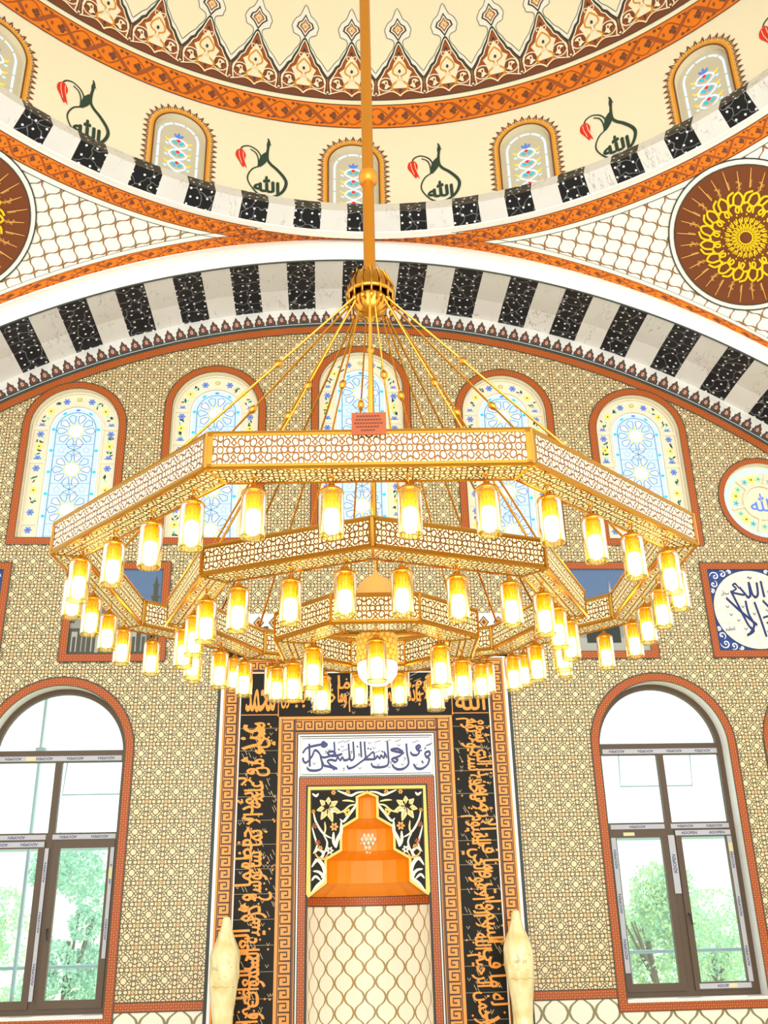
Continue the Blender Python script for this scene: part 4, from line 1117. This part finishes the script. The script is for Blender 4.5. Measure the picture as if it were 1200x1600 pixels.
# ---- wrapped candles either side of the niche
def candle(x, y, label, seed):
    r = random.Random(seed); root = tag(empty('wrapped_candle', (x, y, FLOOR)), label, 'candle', 'wrapped candles beside the niche')
    zt = .10 - FLOOR
    prof = [(.001, zt), (.035, zt - .005), (.048, zt - .04), (.055, zt - .10), (.075, zt - .16), (.098, zt - .22), (.122, zt - .28), (.146, zt - .34), (.158, zt - .40), (.156, zt - .47), (.158, zt - .55), (.152, zt - .63), (.146, zt - .70), (.130, zt - .80), (.115, zt - .92), (.105, zt - 1.05), (.108, zt - 1.15), (.112, .48)]
    ph = [r.uniform(0, 6) for _ in range(6)]
    mod = lambda q, z: 1 + .035 * sin(3 * q + ph[0] + z * 5) + .025 * sin(7 * q + ph[1] - z * 9) + .02 * sin(11 * q + z * 17 + ph[2])
    fine = []
    for (a, b), (c, d) in zip(prof[:-1], prof[1:]):
        for i in range(4): fine.append((a + (c - a) * i / 4, b + (d - b) * i / 4))
    fine.append(prof[-1])
    mb = MB(); mb.lathe(fine, 'wrap', 40, rmod=mod); weld_o = mb.build('wrapping', root, True)
    mb = MB(); mb.lathe([(.115, .5), (.06, .46), (.04, .40), (.07, .36), (.04, .30), (.05, .12), (.16, .05), (.17, 0), (.001, 0)], 'gold', 28); mb.build('stand', root, True)
    mb = MB()
    for i in range(16):
        q = -pi / 2 + r.uniform(-.9, .9); z = zt - r.uniform(.42, .60); rad = .158
        mb.stroke([(q, z), (q + r.uniform(.04, .14), z + r.uniform(-.01, .01))], .006, 'thin', lambda a, b, h=0: (rad * cos(a), rad * sin(a), b))
    for zz in (.50, .515, .68): mb.stroke([(-pi / 2 - .9 + i * .1, zt - zz + .008 * sin(i)) for i in range(19)], .005, 'thin', lambda a, b, h=0: (.157 * cos(a), .157 * sin(a), b))
    mb.build('wrapping_tape', root)
candle(-1.575, -.6, 'plastic-wrapped pointed candle standing left of the prayer niche', 2)
candle(1.61, -.6, 'plastic-wrapped pointed candle standing right of the prayer niche', 5)

# ---- framed tile pictures and calligraphy panels on the wall
def framed(name, x0, x1, z0, z1, inset, label, cat, group):
    root = tag(empty(name, ((x0 + x1) / 2, 0, z0)), label, cat, group)
    cx = (x0 + x1) / 2
    def mp(x, z, h=0): return (x - cx, -h, z - z0)
    o = [(x0, z0), (x1, z0), (x1, z1), (x0, z1)]; i = [(x0 + inset, z0 + inset), (x1 - inset, z0 + inset), (x1 - inset, z1 - inset), (x0 + inset, z1 - inset)]
    mb = MB(); mb.poly(o, 'border', mp, .024, [i]); mb.stroke(o, .016, 'line', mp, .026, True); mb.stroke(i, .010, 'line', mp, .026, True)
    for a, b in zip(o, o[1:] + o[:1]): mb.face([mp(*a, .0), mp(*b, .0), mp(*b, .024), mp(*a, .024)], 'line')
    mb.build('tile_frame', root)
    return root, mp, i
def picture(sx):
    xa, xb = sorted((sx * 3.865, sx * 2.533))
    root, mp, i = framed('framed_picture', xa, xb, 3.101, 4.438, .10,
        'framed mosque courtyard picture with grey minaret above the left tall window' if sx < 0 else 'framed picture of black cube building and two pale minarets above right tall window', 'picture', None)
    mb = MB(); mb.poly(i, 'picsky', mp, .004); x0, z0 = i[0]; x1, z1 = i[2]; w, hgt = x1 - x0, z1 - z0
    def R(a, b, c, d, key, h): mb.poly([(x0 + a * w, z0 + b * hgt), (x0 + c * w, z0 + b * hgt), (x0 + c * w, z0 + d * hgt), (x0 + a * w, z0 + d * hgt)], key, mp, h)
    def minaret(a, top, key, wd):
        R(a - wd, .1, a + wd, top - .25, key, .008); R(a - wd * 1.4, top - .27, a + wd * 1.4, top - .25, key, .009); R(a - wd * .7, top - .25, a + wd * .7, top - .12, key, .008); R(a - wd, top - .13, a + wd, top - .11, key, .009)
        mb.poly([(x0 + (a - wd * .6) * w, z0 + (top - .11) * hgt), (x0 + (a + wd * .6) * w, z0 + (top - .11) * hgt), (x0 + a * w, z0 + top * hgt)], key, mp, .008)
    if sx < 0:
        minaret(.93, .93, 'picdark', .035); minaret(.77, .72, 'picdark', .018); minaret(.30, .85, 'pictower', .022)
        R(0, 0, 1, .42, 'picdark', .006); R(0, .30, 1, .36, 'pictower', .0075)
        for k in range(9): 
            R(.03 + k * .11, .03, .095 + k * .11, .26, 'pictower' if k % 2 else 'piclight', .008); R(.045 + k * .11, .03, .08 + k * .11, .20, 'picdark', .009)
        for k in range(5): mb.poly(arc(x0 + (.12 + k * .19) * w, z0 + .36 * hgt, .07 * w, 0, pi, 8), 'pictower', mp, .008)
        R(.30, .02, .34, .22, 'piclight', .010)
    else:
        minaret(.16, .86, 'piclight', .02); minaret(.60, .86, 'piclight', .02)
        R(0, 0, 1, .44, 'pictower', .006)
        for k in range(12): R(.02 + k * .08, .30, .06 + k * .08, .40, 'picdark', .008)
        R(0, 0, 1, .16, 'piclight', .0075)
        R(.26, .10, .66, .40, 'picblack', .010); R(.26, .31, .66, .325, 'bark', .012)
        for k in range(4): R(.70 + k * .07, .16, .73 + k * .07, .42, 'piclight', .009)
    mb.build('picture_sheet', root)
picture(-1); picture(1)
def calli(sx):
    xa, xb = sorted((sx * 4.59, sx * 5.915))
    root, mp, i = framed('tile_picture', xa, xb, 3.106, 4.431, .095, 'square blue tile panel with round cream calligraphy disc at the right edge' if sx > 0 else 'square blue tile panel with calligraphy disc cut off at the left edge', 'tile panel', None)
    cx, cz = (xa + xb) / 2, 3.768
    mb = MB(); mb.poly(i, 'blueback', mp, .004)
    rr_ = random.Random(4)
    for ax in (-1, 1):
        for az in (-1, 1):
            for (u, v, r, a0) in ((.47, .47, .07, 0), (.36, .50, .055, 1), (.50, .36, .055, 2), (.26, .53, .035, 0), (.53, .26, .035, 1)):
                pts = [(cx + ax * (u + r * (1 - k / 16) * cos(a0 + k * .5)), cz + az * (v + r * (1 - k / 16) * sin(a0 + k * .5))) for k in range(14)]
                mb.stroke(pts, .018, 'panelwhite', mp, .007, False, .4)
                mb.poly(ellipse(cx + ax * u, cz + az * (v + .01), .018, .010, a0, 6), 'panelwhite', mp, .007)
    mb.poly(ellipse(cx, cz, .565, .565, 0, 56), 'filmink', mp, .008); mb.poly(ellipse(cx, cz, .548, .548, 0, 56), 'floralcream', mp, .010)
    for k in (-2, -1, 0, 1, 2):
        e = sqrt(.548 ** 2 - (k * .19) ** 2); mb.stroke([(cx + k * .19, cz - e), (cx + k * .19, cz + e)], .003, 'thin', mp, .0105); mb.stroke([(cx - e, cz + k * .19), (cx + e, cz + k * .19)], .003, 'thin', mp, .0105)
    mb.build('tile_disc', root)
    mb = MB(); L = .013
    def pen(p, w=.042, n=8): mb.nib(bez([(cx + a, cz + b) for a, b in p], n), w, 1.1, 'navy', mp, L)
    # the phrase in large strokes: the name above, long lam-alifs below
    pen([(-.16, .30), (-.20, .36), (-.24, .34), (-.20, .29), (-.26, .24), (-.10, .20)], .03); pen([(-.15, .31), (-.09, .22), (-.06, .17), (-.02, .20), (-.01, .38), (.01, .22), (.05, .17), (.09, .22), (.10, .38)])
    pen([(.16, .40), (.17, .17)]); pen([(-.02, .44), (.0, .46), (.02, .43), (.04, .46)], .016, 4)
    pen([(-.28, .26), (-.20, .02), (-.12, -.22), (-.06, -.30), (-.16, -.36)]); pen([(-.36, .16), (-.22, .0), (-.08, -.14), (.0, -.22)]); pen([(-.10, .12), (-.09, -.06), (-.04, -.22), (-.12, -.34)]); pen([(.02, .10), (.06, -.12), (.10, -.38)])
    pen([(.24, .26), (.30, .0), (.36, -.22), (.28, -.32)]); pen([(.14, .12), (.24, .0), (.38, -.10), (.44, -.14)]); pen([(.40, .20), (.42, .0), (.44, -.2)]); pen([(.10, -.12), (.20, -.10), (.28, -.18), (.20, -.24), (.14, -.18)], .03)
    for a, b in ((-.38, .05), (-.35, -.06), (-.26, -.14), (-.17, .05), (-.03, -.05), (.16, .0), (.12, -.3), (.22, -.4), (-.18, -.26), (.34, .3)):
        mb.stroke([(cx + a, cz + b), (cx + a + .02, cz + b - .03), (cx + a + .04, cz + b)], .012, 'navy', mp, L)
    put_text(mb, 'سبحان', -.42 + cx, cz + .19, .11, .08, 'navy', mp, L, .01); put_text(mb, 'العظيم', -.44 + cx, cz - .32, .13, .08, 'navy', mp, L, .01)
    put_text(mb, 'سبحان', .32 + cx, cz + .24, .11, .07, 'navy', mp, L, .01)
    mb.build('lettering', root)
calli(1); calli(-1)

# ---- painted calligraphy roundels on the pendentives
def roundel(sg):
    c, n, ri, up = pend_frame(sg); bv = bvhs[sg]
    side = 'right' if sg > 0 else 'left'
    root = tag(empty('calligraphy_roundel', c), 'brown roundel with radiating gold calligraphy on the ' + side + ' white trellis vault', 'roundel')
    def mp(x, y, h=0):
        P = c + ri * x + up * y
        hit = bv.ray_cast(P + n * 1.5, -n, 4.0)
        Q = hit[0] if hit[0] is not None else P
        return tuple(Q + n * (h + .02) - c)
    def disc(mb, r0, r1, key, h, nr=5, na=56): mb.grid(lambda s, t: mp((r0 + (r1 - r0) * t) * cos(2 * pi * s), (r0 + (r1 - r0) * t) * sin(2 * pi * s), h), na, nr, key)
    mb = MB(); disc(mb, .001, .97, 'white', 0, 6); disc(mb, .955, .972, 'charcoal', .004, 1); disc(mb, .001, .895, 'roundbrown', .008, 6); disc(mb, .888, .90, 'charcoal', .012, 1); mb.build('disc', root)
    mb = MB(); R = .885; g = 'yellow'; H = .016
    def pol(r, a): return (R * r * cos(a), R * r * sin(a))
    mb.stroke([pol(.095, 2 * pi * i / 24) for i in range(24)], .018, g, mp, H, True)
    for i in range(22):
        a = 2 * pi * i / 22; w = .10
        mb.stroke([pol(r, a + d * w) for r, d in ((.10, 0), (.14, .8), (.19, .9), (.215, 0), (.19, -.9), (.14, -.8))], .014, g, mp, H, True)
        mb.stroke([pol(.215, a), pol(.25, a + .06), pol(.285, a + .02), pol(.275, a - .05), pol(.22, a - .02)], .014, g, mp, H)
        mb.stroke([pol(.23, a + .10), pol(.30, a + .13)], .014, g, mp, H)
    for i in range(16):
        a = 2 * pi * i / 16 + .08
        mb.poly([pol(.335, a - .04), pol(.32, a), pol(.335, a + .04), pol(.355, a)], g, mp, H)
        mb.stroke(bez([pol(.36, a + .22), pol(.44, a + .20), pol(.46, a + .10), pol(.40, a + .02), pol(.37, a + .10), pol(.43, a + .14), pol(.50, a + .02), pol(.48, a - .10)], 4), .022, g, mp, H + .002)
        mb.stroke(bez([pol(.45, a + .22), pol(.55, a + .30), pol(.64, a + .22), pol(.60, a + .10), pol(.50, a + .02), pol(.52, a - .08), pol(.62, a - .02), pol(.66, a + .12)], 4), .026, g, mp, H + .004)
        for d, key, r1 in ((0, 'palegold', .97), (pi / 16, 'palegold', .93)):
            b = a + d + .05
            mb.stroke([pol(.70, b), pol(r1, b)], lambda t: .016 - .008 * t, key, mp, H)
            if d: put_text(mb, 'والارض', 0, 0, .15, .07, key, mp, H + .002, .02, lambda x, y, b=b: (R * .63 * cos(b) + (x * cos(b) - (y - .035) * sin(b)), R * .63 * sin(b) + (x * sin(b) + (y - .035) * cos(b))))
            else:
                for q in range(4): mb.stroke([pol(.72 + q * .025, b), pol(.73 + q * .025, b + .03)], .010, key, mp, H)
    mb.build('gold_lettering', root)
roundel(1); roundel(-1)

# ================================================================== CHANDELIER
HX, HY, HZ = -.27, -7.35, 3.30
ch = tag(empty('chandelier', (HX, HY, HZ)), 'huge gold three-tier octagonal chandelier with fretwork rings and amber glass lamps', 'chandelier')
ROT = radians(-3.936)
RINGS = [(1.592, .145, 1.566, .147, 1, 4, 12), (1.063, .142, 1.413, .132, 0, 3, 8), (.53, .153, 1.259, .136, 1, 1, 4)]
TILT = [(-.010, .005), (-.002, .016), (-.007, .017)]
def oct_(R, k, half): a = radians(45 * k + (22.5 if half else 0)) + ROT; return Vector((R * sin(a), -R * cos(a), 0))
# pole
mb = MB(); ztop = DZ + DH * sqrt(1 - .0) - HZ - .02
mb.tube([(0, 0, .10), (0, 0, ztop)], .036, 'goldpaint', 14)
for z in (.98, 3.2, 5.6): mb.lathe([(.036, z - .05), (.055, z - .035), (.060, z), (.055, z + .035), (.036, z + .05)], 'goldpaint', 16)
mb.build('pole', ch, True)
# hub: bell canopy with bowl and small hooks
mb = MB()
mb.lathe([(.036, .27), (.06, .258), (.09, .23), (.115, .19), (.130, .14), (.137, .09)], 'gold', 28); mb.lathe([(.137, .10), (.143, .095), (.143, .075), (.133, .07)], 'gold', 28)
for i in range(16):
    a = 2 * pi * i / 16; mb.tube([(.105 * cos(a), .105 * sin(a), .225), (.142 * cos(a), .142 * sin(a), .12), (.135 * cos(a), .135 * sin(a), .02)], .007, 'goldlip', 6)
    mb.lathe([(.001, .02), (.014, .008), (.014, -.008), (.001, -.02)], 'gold', 8, (.135 * cos(a), .135 * sin(a), .01))
hub = mb.build('hub', ch, True)
mb = MB(); mb.lathe([(.10, .10), (.108, .06), (.104, .02), (.08, -.03), (.045, -.06), (.02, -.068), (.018, -.09), (.001, -.10)], 'gold', 28); mb.lathe([(.10, .10), (.001, .11)], 'gold', 28); mb.build('bowl', hub, True)
# suspension rods
def rod(p0, p1, frac, r=.0065):
    p0 = Vector(p0); p1 = Vector(p1)
    mb = MB(); mb.tube([p0, p1], r, 'gold', 8); o = mb.build('suspension_rod', ch, True)
    d = (p1 - p0).normalized(); m = p0.lerp(p1, frac)
    mb = MB(); mb.tube([m - d * .032, m - d * .02, m - d * .010, m + d * .010, m + d * .02, m + d * .032], [.008, .014, .020, .020, .014, .008], 'gold', 10); mb.build('ball_joint', o, True)
def tz(ri, p): return TILT[ri][0] * p.x + TILT[ri][1] * p.y
for k in range(8):
    R, w, zb, h, half, nl_, nc = RINGS[0]
    a = oct_(R - w / 2, k - 1, half); b = oct_(R - w / 2, k, half); m = (a + b) / 2; hp = m.normalized() * .135
    rod((hp.x, hp.y, .01), (m.x, m.y, zb + h - HZ + tz(0, m)), .93 if k == 0 else .42)
    R, w, zb, h, half, nl_, nc = RINGS[1]
    v = oct_(R - w / 2, k, half); hp = v.normalized() * .12
    rod((hp.x, hp.y, .0), (v.x, v.y, zb + h - HZ + tz(1, v)), .40 if k else .30, .006)
for k in range(4):
    v = oct_(.45, 2 * k, 1); hp = v.normalized() * .07; rod((hp.x, hp.y, -.02), (v.x, v.y, 1.259 + .136 - HZ), .28, .005)
# name plate on the near edge
mb = MB(); R, w, zb, h, half, nl_, nc = RINGS[0]
a = oct_(R, -1, half); b = oct_(R, 0, half); m = (a + b) / 2; tdir = (b - a).normalized(); ndir = m.normalized()
def npm(x, y, hh=0): p = m + tdir * x + ndir * (.012 + hh); return (p.x, p.y, zb + h - HZ + tz(0, m) + y)
mb.poly([(-.065, -.025), (.065, -.025), (.065, .07), (-.065, .07)], 'plaquebrown', npm, .004); mb.poly([(-.065, -.025), (.065, -.025), (.065, .07), (-.065, .07)], 'plaquebrown', npm, 0)
for i, wd in enumerate((.09, .10, .11, .095, .06)):
    for q in range(int(wd / .011)): mb.stroke([(-wd / 2 + q * .011, .054 - i * .015), (-wd / 2 + q * .011 + .008, .054 - i * .015)], .006, 'engrave', npm, .005)
mb.build('name_plate', ch)

# lamp master meshes
mb = MB()
mb.tube([(0, 0, 0), (.008, 0, -.012), (.006, 0, -.026), (0, 0, -.034)], .0035, 'gold', 6); mb.lathe([(.012, .0), (.012, -.006), (.001, -.008)], 'gold', 10)
mb.lathe([(.004, -.030), (.012, -.036), (.016, -.046), (.034, -.056), (.046, -.066), (.048, -.074), (.044, -.078), (.001, -.078)], 'gold', 20)
mb.lathe([(.026, -.078), (.028, -.10), (.022, -.112), (.022, -.138), (.026, -.142)], 'bulbneck', 16)
lamp_o = mb.build('lamp', None, True); lamp_me = lamp_o.data; COL.objects.unlink(lamp_o); bpy.data.objects.remove(lamp_o)
mb = MB(); mb.lathe([(.040, -.066), (.0455, -.076), (.0465, -.09), (.0465, -.240), (.045, -.250), (.043, -.246)], 'amberglass', 40)
t_ = mb.build('glass_shade', None, True); glass_me = t_.data; bpy.data.objects.remove(t_)
mb = MB(); mb.lathe([(.020, -.138), (.026, -.146), (.0285, -.16), (.0285, -.215), (.026, -.226), (.016, -.234), (.001, -.237)], 'bulb', 16)
t_ = mb.build('bulb', None, True); bulb_me = t_.data; bpy.data.objects.remove(t_)
def lamp(p):
    o = bpy.data.objects.new('lamp', lamp_me); COL.objects.link(o); o.parent = ch; o.location = p; o.rotation_euler = (0, 0, random.uniform(0, 6))
    for nm, me in (('glass_shade', glass_me), ('bulb', bulb_me)):
        c = bpy.data.objects.new(nm, me); COL.objects.link(c); c.parent = o
# the three octagonal rings
for ri, (R, w, zb, h, half, nlp, nc) in enumerate(RINGS):
    z0 = zb - HZ; Ri = R - w
    def P(Rx, k, z): v = oct_(Rx, k, half); return Vector((v.x, v.y, z0 + z + tz(ri, v)))
    mb = MB(); e = .007
    for k in range(8):
        for Rx in (R, Ri):
            for z in (0, h): mb.tube([P(Rx, k - 1, z), P(Rx, k, z)], e, 'gold', 4)
            mb.tube([P(Rx, k, 0), P(Rx, k, h)], e, 'gold', 4)
        # flat lips of the cut sheet along each edge
        for Rx, sgn in ((R + .003, 1), (Ri - .003, -1)):
            for za, zb_ in ((.0, .016), (h - .016, h)):
                mb.face([P(Rx, k - 1, za), P(Rx, k, za), P(Rx, k, zb_), P(Rx, k - 1, zb_)], 'goldlip')
            for f0, f1 in ((0, .02), (.98, 1)):
                A = [P(Rx, k - 1, 0).lerp(P(Rx, k, 0), f) for f in (f0, f1)]; B = [P(Rx, k - 1, h).lerp(P(Rx, k, h), f) for f in (f0, f1)]
                mb.face([A[0], A[1], B[1], B[0]], 'goldlip')
        for ra, rb in ((R, R - .014), (Ri + .014, Ri)): mb.face([P(ra, k - 1, -.003), P(ra, k, -.003), P(rb, k, -.003), P(rb, k - 1, -.003)], 'gold')
        mb.face([P(R, k - 1, h), P(R, k, h), P(Ri, k, h), P(Ri, k - 1, h)], 'gold')
        mb.tube([P(R, k, -.002), P(Ri, k, -.002)], .006, 'gold', 4)
    fr = mb.build('ring', ch)
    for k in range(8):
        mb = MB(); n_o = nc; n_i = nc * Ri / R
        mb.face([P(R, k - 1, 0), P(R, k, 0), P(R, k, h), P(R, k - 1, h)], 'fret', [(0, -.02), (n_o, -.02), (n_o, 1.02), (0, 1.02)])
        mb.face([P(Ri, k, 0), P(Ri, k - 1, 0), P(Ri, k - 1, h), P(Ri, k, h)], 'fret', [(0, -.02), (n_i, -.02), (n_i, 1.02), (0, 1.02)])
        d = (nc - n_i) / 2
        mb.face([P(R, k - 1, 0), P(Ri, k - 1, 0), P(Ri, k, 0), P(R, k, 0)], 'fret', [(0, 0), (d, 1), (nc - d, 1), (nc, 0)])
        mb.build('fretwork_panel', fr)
        for j in range(nlp):
            a = P(R - w / 2, k - 1, -.006); b = P(R - w / 2, k, -.006); lamp(a.lerp(b, (j + .5) / nlp))
# centre lantern: peach dome above the small ring, beaded drum and opal bowl below
mb = MB()
zl = 1.345 - HZ
mb.lathe([(.088, zl), (.095, zl - .012), (.090, zl - .02)], 'gold', 32)
for row in range(5):
    for i in range(18):
        a = 2 * pi * (i + .5 * (row % 2)) / 18; mb.lathe([(.001, .017), (.013, .010), (.015, 0), (.013, -.010), (.001, -.017)], 'honey', 6, (.092 * cos(a), .092 * sin(a), zl - .032 - row * .028))
mb.lathe([(.086, zl - .01), (.086, zl - .15)], 'bulbneck', 24); mb.lathe([(.090, zl - .150), (.100, zl - .157), (.094, zl - .165)], 'gold', 32)
cl = mb.build('centre_lantern', ch, True)
mb = MB(); zb_ = zl - .158
mb.lathe([(.098, zb_), (.101, zb_ - .025), (.094, zb_ - .06), (.072, zb_ - .09), (.04, zb_ - .108), (.001, zb_ - .115)], 'bowl', 28); mb.build('opal_bowl', cl, True)
mb = MB(); zd = 1.50 - HZ
mb.lathe([(.085, zl), (.09, zl + .05), (.10, zd - .02), (.112, zd), (.116, zd + .012), (.106, zd + .022), (.104, zd + .05), (.092, zd + .09), (.068, zd + .122), (.03, zd + .142), (.012, zd + .165), (.001, zd + .19)], 'palegold', 28)
for i in range(20): a = 2 * pi * i / 20; mb.lathe([(.001, .010), (.010, 0), (.001, -.010)], 'honey', 6, (.116 * cos(a), .116 * sin(a), zd + .005))
mb.build('lantern_dome', cl, True)
mb = MB(); mb.tube([(0, 0, zd + .18), (0, 0, -.08)], .006, 'gold', 6); mb.build('lantern_chain', cl)
zd = 1.395 - HZ
for k in range(4):
    a = oct_(.085, 2 * k, 0); b = oct_(.38, 2 * k, 0); mb = MB(); mb.tube([(a.x, a.y, zd - .06), (b.x, b.y, zd - .06)], .008, 'gold', 6); mb.build('lantern_arm', cl)

# ================================================================== OUTSIDE THE WINDOWS
mb = MB()
def gz(x, y): return -2.6 - .03 * y + .25 * sin(x * .3) + (max(0, y - 22) * .18)
mb.grid(lambda s, t: (-40 + 80 * s, 1.2 + 70 * t * t, gz(-40 + 80 * s, 1.2 + 70 * t * t)), 30, 20, 'ground'); o = struct(mb.build('terrain', None, True))
# scaffold by the left and right windows
def scaffold(xc, label):
    root = tag(empty('scaffold', (xc, 1.5, -2.6)), label, 'scaffold')
    def tube(a, b, r=.024, nm='tube'):
        mb = MB(); mb.tube([(a[0], a[1], a[2]), (b[0], b[1], b[2])], r, 'scaf', 8); mb.build(nm, root, True)
    for x in (-.62, 1.9): tube((x, 0, 0), (x, 0, 6.2), .026, 'upright')
    for z in (4.85, 3.72, 2.18): tube((-1.9, .05, z), (2.2, .05, z), .022, 'ledger')
    for z in (4.80, 3.65):
        mb = MB(); zz = z - .52 if z > 4 else z - .02
        mb.box((-1.9, .1, 3.60), (2.2, .55, 3.65), 'scaf') if z < 4 else mb.tube([(-.25, .05, z), (-.28, .05, zz), (.75, .05, zz), (.78, .05, z)], .010, 'scaf', 6)
        mb.build('plank' if z < 4 else 'guard_frame', root)
    mb = MB(); mb.box((-.68, -.04, 4.80), (-.56, .09, 4.90), 'scaf'); mb.build('clamp', root)
    mb = MB(); mb.tube([(-.4, .05, 2.18), (-.42, .05, 1.3), (.7, .05, 1.3), (.72, .05, 2.18)], .010, 'scaf', 6); mb.build('guard_frame', root)
scaffold(-3.75, 'grey steel scaffold outside the left tall window'); scaffold(3.9, 'grey steel scaffold outside the right tall window')
def tree(x, y, zt, r, label, seed, key='leaf'):
    rd = random.Random(seed); zg = gz(x, y); root = tag(empty('tree', (x, y, zg)), label, 'tree', 'trees beyond the windows')
    mb = MB(); mb.tube([(0, 0, -.1), (.05, 0, (zt - zg) * .35), (0, .05, (zt - zg) * .6)], [.10, .08, .04], 'bark', 8)
    for i in range(5): a = rd.uniform(0, 6.28); mb.tube([(.03, 0, (zt - zg) * .4), (cos(a) * r * .5, sin(a) * r * .5, (zt - zg) * .7)], [.04, .015], 'bark', 6)
    mb.build('trunk', root, True)
    mb = MB(); H = zt - zg
    blobs = [(rd.gauss(0, r * .38), rd.gauss(0, r * .38), rd.uniform(.35, .9) * H, rd.uniform(.25, .5) * r) for _ in range(16)]
    for i in range(7500):
        bx, by, bz, br = rd.choice(blobs); v = Vector((rd.gauss(0, 1), rd.gauss(0, 1), rd.gauss(0, 1))).normalized() * br * rd.uniform(.7, 1.05)
        p = Vector((bx, by, min(bz + v.z, H))) + Vector((v.x, v.y, 0)); s = rd.uniform(.025, .06)
        a = Vector((rd.gauss(0, 1), rd.gauss(0, 1), rd.gauss(0, 1))).normalized() * s; b = a.cross(Vector((rd.gauss(0, 1), rd.gauss(0, 1), rd.gauss(0, 1)))).normalized() * s * .6
        mb.face([p - a, p + b, p + a, p - b], key if rd.random() < .7 else 'leafdark')
    mb.build('crown', root)
tree(-8.0, 11.0, 1.7, 1.4, 'pale green tree beyond the left tall window, leftmost', 1)
tree(-5.2, 7.6, 1.75, 1.0, 'pale green tree seen through the right sash of the left tall window', 2, 'leafdark')
tree(5.75, 7.8, 1.0, 1.0, 'bushy green tree seen through the left sash of the right tall window', 3)
tree(8.3, 11.2, .55, 1.35, 'low green tree seen through the right sash of the right tall window', 4)
tree(13.6, 9.5, 1.9, 1.6, 'green tree behind the window cut by the right edge', 5)
